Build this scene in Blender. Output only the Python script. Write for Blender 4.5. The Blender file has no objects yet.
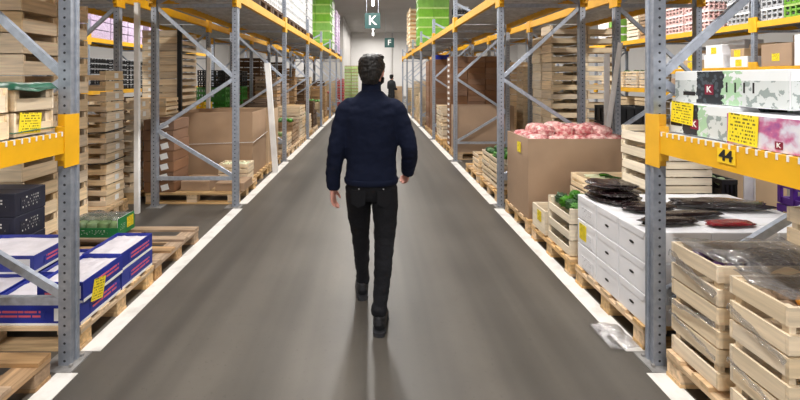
import bpy, bmesh, math, random
from mathutils import Vector, Matrix, noise

S = bpy.context.scene
COL = S.collection
PI = math.pi

# ------------------------------------------------------------------ camera
cam_data = bpy.data.cameras.new('camera')
cam = bpy.data.objects.new('camera', cam_data)
COL.objects.link(cam)
cam.location = (0, 0, 1.64)
cam.rotation_euler = (PI / 2, 0, 0)
cam_data.sensor_width = 36
cam_data.lens = 18.0
cam_data.shift_x = 0.03375
cam_data.shift_y = -0.1525
cam_data.clip_start = 0.05
cam_data.clip_end = 200
S.camera = cam

# ------------------------------------------------------------------ world, exposure
w = bpy.data.worlds.new('world')
S.world = w
w.use_nodes = True
w.node_tree.nodes['Background'].inputs[0].default_value = (0.8, 0.85, 1, 1)
w.node_tree.nodes['Background'].inputs[1].default_value = 0.3
S.view_settings.view_transform = 'Standard'
S.view_settings.look = 'None'
S.view_settings.gamma = 1
S.view_settings.use_curve_mapping = False
S.view_settings.exposure = 0.14
S.cycles.use_denoising = True
S.cycles.max_bounces = 8
S.cycles.transparent_max_bounces = 16
LAMP_POWER = 190.0        # watts of each ceiling batten
CEIL = 5.7

# ------------------------------------------------------------------ materials


def c(r, g, b):
    def f(v):
        v /= 255
        return v / 12.92 if v <= 0.04045 else ((v + 0.055) / 1.055) ** 2.4
    return (f(r), f(g), f(b), 1)


M = {}


def new_mat(name):
    m = bpy.data.materials.new(name)
    m.use_nodes = True
    nt = m.node_tree
    return m, nt, nt.nodes, nt.links, nt.nodes['Principled BSDF']


def math_node(nt, op, a, b=None, cc=None):
    n = nt.nodes.new('ShaderNodeMath')
    n.operation = op
    for i, v in enumerate((a, b, cc)):
        if v is None:
            continue
        if isinstance(v, (int, float)):
            n.inputs[i].default_value = v
        else:
            nt.links.new(v, n.inputs[i])
    return n.outputs[0]


def mix_col(nt, fac, a, b, mode='MIX'):
    n = nt.nodes.new('ShaderNodeMix')
    n.data_type = 'RGBA'
    n.blend_type = mode
    for sock, v in ((n.inputs[0], fac), (n.inputs[6], a), (n.inputs[7], b)):
        if isinstance(v, (int, float)):
            sock.default_value = v
        elif isinstance(v, tuple):
            sock.default_value = v
        else:
            nt.links.new(v, sock)
    return n.outputs[2]


def mat(name, col, rough=0.6, metal=0.0, ns=8.0, amt=0.15, stretch=(1, 1, 1), rnd=0.0, bump=0.0, spec=0.5,
        coat=0.0, col2=None, lo=0.35, hi=0.65):
    """Principled with a noise-varied colour (object space) and a per-object tint."""
    m, nt, N, L, p = new_mat(name)
    tc = N.new('ShaderNodeTexCoord')
    mp = N.new('ShaderNodeMapping')
    mp.inputs['Scale'].default_value = stretch
    L.new(tc.outputs['Object'], mp.inputs[0])
    nz = N.new('ShaderNodeTexNoise')
    nz.inputs['Scale'].default_value = ns
    nz.inputs['Detail'].default_value = 5
    oi = N.new('ShaderNodeObjectInfo')
    if rnd > 0:
        nz.noise_dimensions = '4D'
        L.new(math_node(nt, 'MULTIPLY', oi.outputs['Random'], 37.0), nz.inputs['W'])
    L.new(mp.outputs[0], nz.inputs['Vector'])
    mr = N.new('ShaderNodeMapRange')
    mr.inputs[1].default_value = lo
    mr.inputs[2].default_value = hi
    L.new(nz.outputs[0], mr.inputs[0])
    dark = col2 if col2 else tuple(v * (1 - amt) for v in col[:3]) + (1,)
    lite = col if col2 else tuple(min(1, v * (1 + amt)) for v in col[:3]) + (1,)
    out = mix_col(nt, mr.outputs[0], dark, lite)
    if rnd > 0:
        hsv = N.new('ShaderNodeHueSaturation')
        L.new(out, hsv.inputs['Color'])
        L.new(math_node(nt, 'MULTIPLY_ADD', oi.outputs['Random'], 2 * rnd, 1 - rnd), hsv.inputs['Value'])
        r2 = math_node(nt, 'FRACT', math_node(nt, 'MULTIPLY', oi.outputs['Random'], 7.31))
        L.new(math_node(nt, 'MULTIPLY_ADD', r2, 2 * rnd, 1 - rnd), hsv.inputs['Saturation'])
        out = hsv.outputs[0]
    L.new(out, p.inputs['Base Color'])
    p.inputs['Roughness'].default_value = rough
    p.inputs['Metallic'].default_value = metal
    p.inputs['Specular IOR Level'].default_value = spec
    p.inputs['Coat Weight'].default_value = coat
    if bump > 0:
        b = N.new('ShaderNodeBump')
        b.inputs['Strength'].default_value = bump
        b.inputs['Distance'].default_value = 0.01
        L.new(nz.outputs[0], b.inputs['Height'])
        L.new(b.outputs[0], p.inputs['Normal'])
    M[name] = m
    return m


WOODS = (1.2, 16, 16)
mat('pale_wood', c(232, 213, 184), 0.75, ns=2.5, amt=0.16, stretch=WOODS, rnd=0.17, bump=0.15)
mat('crate_wood', c(228, 205, 172), 0.75, ns=2.5, amt=0.17, stretch=WOODS, rnd=0.19, bump=0.15)
mat('grey_wood', c(218, 198, 170), 0.8, ns=2.5, amt=0.11, stretch=WOODS, rnd=0.16, bump=0.15)
mat('white_wood', c(234, 221, 198), 0.7, ns=2.5, amt=0.12, stretch=WOODS, rnd=0.12, bump=0.1)
mat('pallet_wood', c(206, 174, 132), 0.8, ns=2.5, amt=0.28, stretch=WOODS, rnd=0.2, bump=0.25)
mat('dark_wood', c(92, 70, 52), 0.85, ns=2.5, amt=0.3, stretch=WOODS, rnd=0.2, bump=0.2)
mat('old_wood', c(170, 140, 108), 0.85, ns=2.5, amt=0.3, stretch=WOODS, rnd=0.22, bump=0.2)
mat('cardboard', c(172, 144, 118), 0.8, ns=3, amt=0.07, rnd=0.07, bump=0.03)
mat('cardboard_dark', c(132, 97, 72), 0.8, ns=3, amt=0.08, rnd=0.1, bump=0.03)
mat('cardboard_light', c(194, 166, 134), 0.8, ns=3, amt=0.08, rnd=0.08)
mat('white_carton', c(236, 236, 240), 0.65, ns=4, amt=0.04, rnd=0.04)
mat('white_plastic', c(236, 236, 236), 0.45, ns=5, amt=0.06, rnd=0.05)
mat('grey_plastic', c(170, 172, 176), 0.5, ns=5, amt=0.1, rnd=0.08)
mat('navy_carton', c(28, 30, 48), 0.6, ns=4, amt=0.2, rnd=0.1)
mat('blue_carton', c(38, 52, 150), 0.5, ns=4, amt=0.1, rnd=0.06)
mat('green_carton', c(34, 128, 70), 0.5, ns=4, amt=0.1)
mat('green_plastic', c(116, 168, 62), 0.45, ns=5, amt=0.1, rnd=0.1)
mat('lime_plastic', c(166, 196, 104), 0.45, ns=5, amt=0.1, rnd=0.1)
mat('deep_green', c(56, 128, 44), 0.5, ns=5, amt=0.15, rnd=0.1)
mat('black_plastic', c(26, 27, 30), 0.5, ns=5, amt=0.15, rnd=0.1)
mat('purple_carton', c(92, 48, 142), 0.5, ns=5, amt=0.15, rnd=0.1)
mat('lilac_carton', c(196, 176, 204), 0.6, ns=30, amt=0.2, rnd=0.08)
mat('pink_carton', c(224, 186, 182), 0.6, ns=30, amt=0.15, rnd=0.06)
mat('yellow_paint', c(233, 175, 31), 0.5, ns=6, amt=0.07, rnd=0.02, col2=None)
mat('plate_yellow', c(248, 206, 40), 0.5, ns=5, amt=0.04)
mat('galvanised', c(176, 184, 198), 0.42, 0.5, ns=26, amt=0.12, bump=0.02)
mat('deck_steel', c(196, 198, 202), 0.5, 0.3, ns=12, amt=0.15)
mat('liner_paper', c(226, 220, 226), 0.6, ns=9, amt=0.08, bump=0.2)
mat('white_label', c(240, 240, 238), 0.6, ns=5, amt=0.03)
mat('ink', c(28, 26, 28), 0.6, ns=5, amt=0.1)
mat('red_ink', c(212, 62, 70), 0.6, ns=5, amt=0.1)
mat('logo_red', c(132, 28, 56), 0.5, ns=5, amt=0.1)
mat('sign_green', c(28, 78, 76), 0.5, ns=3, amt=0.05)
mat('film_green', c(28, 84, 62), 0.35, ns=14, amt=0.4)
mat('strap', c(30, 30, 32), 0.5, ns=4, amt=0.1)
mat('white_strap', c(246, 246, 246), 0.35, ns=4, amt=0.1)
mat('leaf', c(74, 128, 48), 0.5, ns=9, amt=0.35, rnd=0.25)
mat('leaf_dark', c(40, 84, 34), 0.5, ns=9, amt=0.35, rnd=0.25)
mat('shaft', c(222, 226, 190), 0.5, ns=9, amt=0.1, rnd=0.08)
mat('cabbage', c(136, 160, 112), 0.5, ns=12, amt=0.3, rnd=0.15)
mat('orange_fruit', c(226, 150, 36), 0.5, ns=12, amt=0.15, rnd=0.1)
mat('red_fruit', c(164, 40, 34), 0.4, ns=12, amt=0.2, rnd=0.15)
mat('aubergine', c(70, 44, 78), 0.35, ns=7, amt=0.4, rnd=0.15)
mat('mushroom', c(164, 138, 112), 0.6, ns=22, amt=0.4, bump=0.4)
mat('net_pink', c(240, 204, 196), 0.4, ns=26, amt=0.1, rnd=0.08, bump=0.9, col2=c(196, 104, 108), lo=0.40, hi=0.62, coat=0.2)
mat('date_dark', c(120, 100, 102), 0.25, ns=60, amt=0.1, rnd=0.1, bump=0.8, col2=c(28, 15, 18), lo=0.60, hi=0.74, coat=0.5)  # glints of the glossy bags painted in as pale flecks
mat('meat_red', c(120, 22, 34), 0.25, ns=20, amt=0.3, bump=0.4)
mat('skin', c(212, 152, 138), 0.55, ns=14, amt=0.08)
mat('hair', c(22, 19, 20), 0.5, ns=40, amt=0.4, stretch=(3, 3, 0.6), bump=0.6)
mat('navy_fleece', c(16, 23, 44), 0.9, ns=220, amt=0.14, bump=0.1, spec=0.2)
mat('black_denim', c(17, 18, 23), 0.85, ns=120, amt=0.2, bump=0.08, spec=0.25)
mat('shoe_black', c(22, 23, 27), 0.5, ns=60, amt=0.2, bump=0.1)
mat('shoe_sole', c(34, 35, 40), 0.7, ns=30, amt=0.2)
mat('steel_bright', c(205, 205, 210), 0.3, 0.9, ns=10, amt=0.05)
mat('coat_dark', c(36, 38, 44), 0.85, ns=60, amt=0.2)
mat('wall_white', c(216, 213, 210), 0.7, ns=0.8, amt=0.03)
mat('ceiling_grey', c(172, 168, 164), 0.8, ns=0.7, amt=0.05)
mat('panel_grey', c(176, 172, 168), 0.7, ns=0.8, amt=0.04)
mat('line_white', c(232, 230, 226), 0.55, ns=6, amt=0.1, col2=c(196, 192, 186), lo=0.25, hi=0.5)
mat('plate_steel', c(150, 148, 146), 0.55, 0.35, ns=20, amt=0.2)


def make_post_mat():
    m, nt, N, L, p = new_mat('post_steel')
    tc = N.new('ShaderNodeTexCoord')
    sx = N.new('ShaderNodeSeparateXYZ')
    L.new(tc.outputs['Object'], sx.inputs[0])
    # rows of round punched holes, 50 mm apart, on every face of the section
    fz = math_node(nt, 'SUBTRACT', math_node(nt, 'FRACT', math_node(nt, 'MULTIPLY', sx.outputs[2], 20.0)), 0.5)
    dz = math_node(nt, 'MULTIPLY', fz, 0.05)
    geo = N.new('ShaderNodeNewGeometry')
    sn = N.new('ShaderNodeSeparateXYZ')
    L.new(geo.outputs['Normal'], sn.inputs[0])
    isy = math_node(nt, 'GREATER_THAN', math_node(nt, 'ABSOLUTE', sn.outputs[1]), 0.8)
    d = math_node(nt, 'SQRT', math_node(nt, 'ADD', math_node(nt, 'MULTIPLY', dz, dz),
                                        math_node(nt, 'MULTIPLY', sx.outputs[0], sx.outputs[0])))
    hole = math_node(nt, 'MULTIPLY', math_node(nt, 'LESS_THAN', d, 0.0072), isy)
    nz = N.new('ShaderNodeTexNoise')
    nz.inputs['Scale'].default_value = 24
    nz.inputs['Detail'].default_value = 4
    L.new(tc.outputs['Object'], nz.inputs['Vector'])
    steel = mix_col(nt, nz.outputs[0], c(128, 136, 151), c(186, 193, 205))
    L.new(mix_col(nt, hole, steel, c(40, 42, 50)), p.inputs['Base Color'])
    L.new(math_node(nt, 'MULTIPLY', math_node(nt, 'SUBTRACT', 1.0, hole), 0.55), p.inputs['Metallic'])
    p.inputs['Roughness'].default_value = 0.42
    M['post_steel'] = m


make_post_mat()


def make_label_mat(name, base, ink, rows, dens):
    m, nt, N, L, p = new_mat(name)
    tc = N.new('ShaderNodeTexCoord')
    sx = N.new('ShaderNodeSeparateXYZ')
    L.new(tc.outputs['Generated'], sx.inputs[0])
    rz = math_node(nt, 'MULTIPLY', sx.outputs[2], float(rows))
    line = math_node(nt, 'GREATER_THAN', math_node(nt, 'FRACT', rz), 0.5)
    cb = N.new('ShaderNodeCombineXYZ')
    L.new(math_node(nt, 'MULTIPLY', sx.outputs[0], 9.0), cb.inputs[0])
    L.new(math_node(nt, 'MULTIPLY', math_node(nt, 'FLOOR', rz), 3.7), cb.inputs[1])
    nz = N.new('ShaderNodeTexNoise')
    nz.inputs['Scale'].default_value = 1.6
    L.new(cb.outputs[0], nz.inputs['Vector'])
    on = math_node(nt, 'MULTIPLY', line, math_node(nt, 'GREATER_THAN', nz.outputs[0], dens))
    e = math_node(nt, 'LESS_THAN', math_node(nt, 'ABSOLUTE', math_node(nt, 'SUBTRACT', sx.outputs[0], 0.5)), 0.42)
    L.new(mix_col(nt, math_node(nt, 'MULTIPLY', on, e), base, ink), p.inputs['Base Color'])
    p.inputs['Roughness'].default_value = 0.6
    M[name] = m


make_label_mat('yellow_label', c(246, 222, 40), c(120, 108, 28), 8, 0.50)
make_label_mat('print_white', c(30, 32, 48), c(214, 214, 210), 4, 0.56)
make_label_mat('script_red', c(40, 54, 150), c(222, 96, 112), 2, 0.40)
make_label_mat('script_white', c(36, 130, 72), c(226, 234, 226), 4, 0.55)
make_label_mat('script_grey', c(234, 234, 238), c(150, 150, 156), 5, 0.56)


def make_fruit_print():
    # printed picture on the tall cartons: pale foliage, dark centre panel
    m, nt, N, L, p = new_mat('fruit_print')
    tc = N.new('ShaderNodeTexCoord')
    sx = N.new('ShaderNodeSeparateXYZ')
    L.new(tc.outputs['Generated'], sx.inputs[0])
    nz = N.new('ShaderNodeTexNoise')
    nz.inputs['Scale'].default_value = 26
    nz.inputs['Detail'].default_value = 4
    L.new(tc.outputs['Object'], nz.inputs['Vector'])
    vo = N.new('ShaderNodeTexVoronoi')
    vo.inputs['Scale'].default_value = 42
    L.new(tc.outputs['Object'], vo.inputs['Vector'])
    grey = mix_col(nt, math_node(nt, 'GREATER_THAN', nz.outputs[0], 0.55), c(206, 212, 212), c(148, 160, 158))
    berries = mix_col(nt, math_node(nt, 'LESS_THAN', vo.outputs['Distance'], 0.42), c(40, 44, 50), c(74, 84, 92))
    # dark panel towards the far end, greenish wash beside it
    u = sx.outputs[0]
    wob = math_node(nt, 'MULTIPLY_ADD', nz.outputs[0], 0.14, -0.07)
    uu = math_node(nt, 'ADD', u, wob)
    panel = math_node(nt, 'MULTIPLY', math_node(nt, 'GREATER_THAN', uu, 0.24), math_node(nt, 'LESS_THAN', uu, 0.5))
    band = math_node(nt, 'LESS_THAN', math_node(nt, 'ABSOLUTE', math_node(nt, 'SUBTRACT', sx.outputs[2], 0.36)), 0.36)
    leaf = math_node(nt, 'MULTIPLY', math_node(nt, 'GREATER_THAN', uu, 0.5), math_node(nt, 'LESS_THAN', uu, 0.66))
    base = mix_col(nt, band, c(232, 236, 238), grey)
    base = mix_col(nt, math_node(nt, 'MULTIPLY', leaf, math_node(nt, 'GREATER_THAN', nz.outputs[0], 0.45)), base, c(168, 204, 168))
    base = mix_col(nt, panel, base, berries)
    L.new(base, p.inputs['Base Color'])
    p.inputs['Roughness'].default_value = 0.5
    M['fruit_print'] = m

    m, nt, N, L, p = new_mat('berry_print')
    tc = N.new('ShaderNodeTexCoord')
    nz = N.new('ShaderNodeTexNoise')
    nz.inputs['Scale'].default_value = 9
    nz.inputs['Detail'].default_value = 4
    L.new(tc.outputs['Object'], nz.inputs['Vector'])
    r = N.new('ShaderNodeValToRGB')
    r.color_ramp.elements[0].position = 0.36
    r.color_ramp.elements[0].color = c(112, 70, 150)
    r.color_ramp.elements[1].position = 0.62
    r.color_ramp.elements[1].color = c(226, 226, 232)
    e = r.color_ramp.elements.new(0.47)
    e.color = c(196, 108, 150)
    e = r.color_ramp.elements.new(0.55)
    e.color = c(212, 206, 222)
    L.new(nz.outputs[0], r.inputs[0])
    L.new(r.outputs[0], p.inputs['Base Color'])
    p.inputs['Roughness'].default_value = 0.5
    M['berry_print'] = m


make_fruit_print()


def make_film():
    m, nt, N, L, p = new_mat('clear_film')
    out = N['Material Output']
    tr = N.new('ShaderNodeBsdfTransparent')
    tr.inputs[0].default_value = (0.985, 0.985, 0.99, 1)
    gl = N.new('ShaderNodeBsdfGlossy')
    gl.inputs['Roughness'].default_value = 0.16
    df = N.new('ShaderNodeBsdfDiffuse')
    df.inputs[0].default_value = (0.85, 0.85, 0.88, 1)
    mx = N.new('ShaderNodeMixShader')
    mx.inputs[0].default_value = 0.12
    L.new(gl.outputs[0], mx.inputs[1])
    L.new(df.outputs[0], mx.inputs[2])
    fr = N.new('ShaderNodeFresnel')
    fr.inputs[0].default_value = 1.45
    m2 = N.new('ShaderNodeMixShader')
    L.new(math_node(nt, 'MULTIPLY_ADD', fr.outputs[0], 0.6, 0.05), m2.inputs[0])
    L.new(tr.outputs[0], m2.inputs[1])
    L.new(mx.outputs[0], m2.inputs[2])
    tc = N.new('ShaderNodeTexCoord')
    nz = N.new('ShaderNodeTexNoise')
    nz.inputs['Scale'].default_value = 18
    nz.inputs['Detail'].default_value = 4
    L.new(tc.outputs['Object'], nz.inputs['Vector'])
    b = N.new('ShaderNodeBump')
    b.inputs['Strength'].default_value = 0.8
    b.inputs['Distance'].default_value = 0.06
    L.new(nz.outputs[0], b.inputs['Height'])
    L.new(b.outputs[0], gl.inputs['Normal'])
    L.new(m2.outputs[0], out.inputs['Surface'])
    N.remove(p)
    M['clear_film'] = m


make_film()


def make_floor_mat():
    m, nt, N, L, p = new_mat('floor_concrete')
    tc = N.new('ShaderNodeTexCoord')
    a = N.new('ShaderNodeTexNoise')
    a.inputs['Scale'].default_value = 1.1
    a.inputs['Detail'].default_value = 7
    a.inputs['Roughness'].default_value = 0.6
    L.new(tc.outputs['Object'], a.inputs['Vector'])
    mp = N.new('ShaderNodeMapping')
    mp.inputs['Scale'].default_value = (2.6, 0.10, 1)
    L.new(tc.outputs['Object'], mp.inputs[0])
    s = N.new('ShaderNodeTexNoise')          # long driving tracks along the aisle
    s.inputs['Scale'].default_value = 1.0
    s.inputs['Detail'].default_value = 3
    L.new(mp.outputs[0], s.inputs['Vector'])
    f = N.new('ShaderNodeTexNoise')
    f.inputs['Scale'].default_value = 40
    f.inputs['Detail'].default_value = 3
    L.new(tc.outputs['Object'], f.inputs['Vector'])
    r = N.new('ShaderNodeMapRange')
    r.inputs[1].default_value = 0.36
    r.inputs[2].default_value = 0.64
    L.new(s.outputs[0], r.inputs[0])
    col = mix_col(nt, r.outputs[0], c(73, 69, 64), c(99, 94, 87))
    r2 = N.new('ShaderNodeMapRange')
    r2.inputs[1].default_value = 0.35
    r2.inputs[2].default_value = 0.7
    r2.inputs[3].default_value = 0.82
    r2.inputs[4].default_value = 1.14
    L.new(a.outputs[0], r2.inputs[0])
    cb = N.new('ShaderNodeCombineColor')
    for i in range(3):
        L.new(r2.outputs[0], cb.inputs[i])
    col = mix_col(nt, 1.0, col, cb.outputs[0], 'MULTIPLY')
    col = mix_col(nt, math_node(nt, 'MULTIPLY', math_node(nt, 'GREATER_THAN', f.outputs[0], 0.66), 0.25), col, c(60, 56, 52))
    L.new(col, p.inputs['Base Color'])
    rr = N.new('ShaderNodeMapRange')
    rr.inputs[3].default_value = 0.36
    rr.inputs[4].default_value = 0.55
    L.new(a.outputs[0], rr.inputs[0])
    L.new(rr.outputs[0], p.inputs['Roughness'])
    b = N.new('ShaderNodeBump')
    b.inputs['Strength'].default_value = 0.06
    L.new(f.outputs[0], b.inputs['Height'])
    L.new(b.outputs[0], p.inputs['Normal'])
    M['floor_concrete'] = m


make_floor_mat()


def emit(name, col, strength):
    m, nt, N, L, p = new_mat(name)
    p.inputs['Base Color'].default_value = col
    p.inputs['Emission Color'].default_value = col
    p.inputs['Emission Strength'].default_value = strength
    M[name] = m


emit('lamp_glow', (1, 0.98, 0.95, 1), 12.0)

# ------------------------------------------------------------------ helpers
KIDS = {}


def link(o, parent=None):
    COL.objects.link(o)
    if parent is not None:
        o.parent = parent
        KIDS.setdefault(parent.name, []).append(o)
    return o


def tag(o, label=None, cat=None, group=None, kind=None):
    if label:
        o['label'] = label
    if cat:
        o['category'] = cat
    if group:
        o['group'] = group
    if kind:
        o['kind'] = kind
    return o


def thing(name, label, cat, loc=(0, 0, 0), rz=0.0, group=None):
    o = bpy.data.objects.new(name, None)
    o.empty_display_size = 0.1
    o.location = loc
    o.rotation_euler = (0, 0, rz)
    link(o)
    return tag(o, label, cat, group)


def node(name, parent, loc=(0, 0, 0), rot=(0, 0, 0)):
    o = bpy.data.objects.new(name, None)
    o.empty_display_size = 0.1
    o.location = loc
    o.rotation_euler = rot
    return link(o, parent)


def dup(root, loc, rz=None, label=None, group=None, tint=None):
    def cp(src, par):
        d = src.copy()
        link(d, par)
        for k in KIDS.get(src.name, ()):
            cp(k, d)
        return d
    r = cp(root, None)
    r.location = loc
    if rz is not None:
        r.rotation_euler = (0, 0, rz)
    if label:
        r['label'] = label
    if group:
        r['group'] = group
    return r


def place(protos, key, build, loc, rz, label, group=None):
    """First time: build the prototype in place; later: copy it."""
    if key not in protos:
        o = build()
        protos[key] = o
        o.location = loc
        o.rotation_euler = (0, 0, rz)
        o['label'] = label
        if group:
            o['group'] = group
        return o
    return dup(protos[key], loc, rz, label, group)


class MB:
    def __init__(self):
        self.v, self.f, self.mi = [], [], []
        self.mats = []

    def slot(self, m):
        if m not in self.mats:
            self.mats.append(m)
        return self.mats.index(m)

    def box(self, x0, y0, z0, x1, y1, z1, m=None, mtx=None):
        b = len(self.v)
        pts = [(x0, y0, z0), (x1, y0, z0), (x1, y1, z0), (x0, y1, z0), (x0, y0, z1), (x1, y0, z1), (x1, y1, z1), (x0, y1, z1)]
        if mtx is not None:
            pts = [tuple(mtx @ Vector(q)) for q in pts]
        self.v += pts
        self.f += [(b, b + 3, b + 2, b + 1), (b + 4, b + 5, b + 6, b + 7), (b, b + 1, b + 5, b + 4), (b + 1, b + 2, b + 6, b + 5),
                   (b + 2, b + 3, b + 7, b + 6), (b + 3, b, b + 4, b + 7)]
        self.mi += [self.slot(m)] * 6
        return self

    def bar(self, a, b, wx, wy, m=None):
        a, b = Vector(a), Vector(b)
        d = b - a
        ln = d.length
        z = d.normalized()
        ref = Vector((0, 1, 0)) if abs(z.y) < 0.9 else Vector((1, 0, 0))
        x = ref.cross(z).normalized()
        y = z.cross(x)
        mt = Matrix((x, y, z)).transposed().to_4x4()
        mt.translation = a
        return self.box(-wx / 2, -wy / 2, 0, wx / 2, wy / 2, ln, m, mt)

    def prism(self, prof, p0, ax_u, ax_v, ax_w, length, m=None):
        """prof: list of (u,v); extruded along ax_w."""
        b = len(self.v)
        n = len(prof)
        U, V_, W = Vector(ax_u), Vector(ax_v), Vector(ax_w)
        p0 = Vector(p0)
        for t in (0, length):
            for (u, v) in prof:
                self.v.append(tuple(p0 + U * u + V_ * v + W * t))
        s = self.slot(m)
        for i in range(n):
            j = (i + 1) % n
            self.f.append((b + i, b + j, b + n + j, b + n + i))
            self.mi.append(s)
        self.f.append(tuple(b + i for i in reversed(range(n))))
        self.f.append(tuple(b + n + i for i in range(n)))
        self.mi += [s, s]
        return self

    def loft(self, rings, n=12, m=None, side=(1, 0, 0)):
        """rings: (x,y,z,rs,rn) ; closed tube with rounded end caps."""
        b = len(self.v)
        P = [Vector(r[:3]) for r in rings]
        sv = Vector(side)
        s = self.slot(m)
        for i, r in enumerate(rings):
            t = (P[min(i + 1, len(P) - 1)] - P[max(i - 1, 0)]).normalized()
            x = (sv - t * sv.dot(t)).normalized()
            y = t.cross(x)
            for k in range(n):
                a = 2 * PI * k / n
                self.v.append(tuple(P[i] + x * (r[3] * math.cos(a)) + y * (r[4] * math.sin(a))))
        for i in range(len(rings) - 1):
            for k in range(n):
                k2 = (k + 1) % n
                self.f.append((b + i * n + k, b + i * n + k2, b + (i + 1) * n + k2, b + (i + 1) * n + k))
                self.mi.append(s)
        e = b + (len(rings) - 1) * n
        self.f.append(tuple(b + k for k in reversed(range(n))))
        self.f.append(tuple(e + k for k in range(n)))
        self.mi += [s, s]
        return self

    def ball(self, cx, cy, cz, rx, ry, rz, m=None, n=14):
        rings = []
        k = 9
        for i in range(k):
            a = -PI / 2 + PI * (i + 0.35) / (k - 0.3)
            rings.append((cx, cy, cz + rz * math.sin(a), rx * math.cos(a), ry * math.cos(a)))
        return self.loft(rings, n, m)

    def mesh(self, name, smooth=False):
        me = bpy.data.meshes.new(name)
        me.from_pydata(self.v, [], self.f)
        for mm in self.mats:
            me.materials.append(M[mm] if isinstance(mm, str) else mm)
        if len(self.mats) > 1:
            me.polygons.foreach_set('material_index', self.mi)
        if smooth:
            me.polygons.foreach_set('use_smooth', [True] * len(me.polygons))
        me.update()
        return me

    def build(self, name, parent=None, loc=(0, 0, 0), rot=(0, 0, 0), smooth=False):
        o = bpy.data.objects.new(name, self.mesh(name, smooth))
        o.location = loc
        o.rotation_euler = rot
        return link(o, parent)


CACHE = {}


def box_mesh(name, sx, sy, sz, m, bev=0.0):
    k = (name, round(sx, 4), round(sy, 4), round(sz, 4), m, bev)
    if k in CACHE:
        return CACHE[k]
    if bev > 0:
        bm = bmesh.new()
        bmesh.ops.create_cube(bm, size=1)
        bmesh.ops.scale(bm, vec=(sx, sy, sz), verts=bm.verts)
        bmesh.ops.bevel(bm, geom=list(bm.edges), offset=bev, segments=1, affect='EDGES')
        me = bpy.data.meshes.new(name)
        bm.to_mesh(me)
        bm.free()
        me.materials.append(M[m])
    else:
        me = MB().box(-sx / 2, -sy / 2, -sz / 2, sx / 2, sy / 2, sz / 2, m).mesh(name)
    CACHE[k] = me
    return me


def pbox(name, parent, x0, y0, z0, x1, y1, z1, m, bev=0.0, along=None):
    """A box-shaped part given by its corners; local X always runs along its grain."""
    sx, sy, sz = x1 - x0, y1 - y0, z1 - z0
    ctr = ((x0 + x1) / 2, (y0 + y1) / 2, (z0 + z1) / 2)
    if along is None:
        along = 'y' if sy > sx and sy >= sz else ('z' if sz > sx and sz > sy else 'x')
    if along == 'y':
        me, rot = box_mesh(name, sy, sx, sz, m, bev), (0, 0, PI / 2)
    elif along == 'z':
        me, rot = box_mesh(name, sz, sy, sx, m, bev), (0, PI / 2, 0)
    else:
        me, rot = box_mesh(name, sx, sy, sz, m, bev), (0, 0, 0)
    o = bpy.data.objects.new(name, me)
    o.location = ctr
    o.rotation_euler = rot
    return link(o, parent)


def flat(name, parent, wdt, hgt, loc, rot, m, t=0.002):
    """thin printed sheet lying in its own XZ plane"""
    o = bpy.data.objects.new(name, box_mesh(name, wdt, t, hgt, m))
    o.location = loc
    o.rotation_euler = rot
    return link(o, parent)


ORD = ('topmost', 'second', 'third', 'fourth', 'fifth', 'sixth', 'seventh', 'eighth', 'ninth', 'tenth', 'eleventh', 'twelfth', 'thirteenth',
       'fourteenth', 'fifteenth', 'sixteenth', 'seventeenth', 'eighteenth', 'nineteenth', 'twentieth', 'twenty-first')


NTH = ('first', 'second', 'third', 'fourth', 'fifth', 'sixth', 'seventh', 'eighth', 'ninth', 'tenth', 'eleventh', 'twelfth', 'thirteenth', 'fourteenth')


def ordinal(n):
    return ORD[n] if n == 0 else ORD[n] + ' down'


def text_mesh(name, body, size, extrude, m, offset=0.0):
    cu = bpy.data.curves.new(name, 'FONT')
    cu.body = body
    cu.size = size
    cu.extrude = extrude
    cu.offset = offset
    cu.align_x = 'CENTER'
    cu.align_y = 'CENTER'
    o = bpy.data.objects.new(name, cu)
    COL.objects.link(o)
    dg = bpy.context.evaluated_depsgraph_get()
    me = bpy.data.meshes.new_from_object(o.evaluated_get(dg))
    COL.objects.unlink(o)
    bpy.data.objects.remove(o)
    me.name = name
    me.materials.clear()
    me.materials.append(M[m])
    return me


def lettering(name, parent, body, size, loc, rot, m, extrude=0.002, offset=0.0):
    o = bpy.data.objects.new(name, text_mesh(name, body, size, extrude, m, offset))
    o.location = loc
    o.rotation_euler = rot
    return link(o, parent)


# ================================================================== SETTING
XL, XR, YB, YF = -13.0, 13.0, -15.0, 36.0


def struct(name, o):
    o['kind'] = 'structure'
    return o


struct('floor', MB().box(XL - 0.2, YB - 0.2, -0.1, XR + 0.2, YF + 0.2, 0, 'floor_concrete').build('floor'))
struct('ceiling', MB().box(XL - 0.2, YB - 0.2, CEIL, XR + 0.2, YF + 0.2, CEIL + 0.1, 'ceiling_grey').build('ceiling'))
struct('wall_back', MB().box(XL, YF, 0, XR, YF + 0.15, CEIL, 'wall_white').build('wall_back'))
struct('wall_front', MB().box(XL, YB - 0.15, 0, XR, YB, CEIL, 'wall_white').build('wall_front'))
struct('wall_left', MB().box(XL - 0.15, YB, 0, XL, YF, CEIL, 'wall_white').build('wall_left'))
struct('wall_right', MB().box(XR, YB, 0, XR + 0.15, YF, CEIL, 'wall_white').build('wall_right'))
# partition that closes the rack row off on the left, and the pipe on the back wall
struct('wall_partition', MB().box(-3.4, 26.5, 0, -1.97, YF, CEIL, 'panel_grey').build('wall_partition'))
struct('trim_1', MB().loft([(1.72, YF - 0.06, 0, .04, .04), (1.72, YF - 0.06, CEIL, .04, .04)], 10, 'panel_grey').build('trim_1'))

FRAME_Y = [-0.53 + 2.8 * i for i in range(9)]       # upright frames, aisle rows
FX_L, FX_R = -1.716, 1.592                          # aisle faces of the uprights
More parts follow.
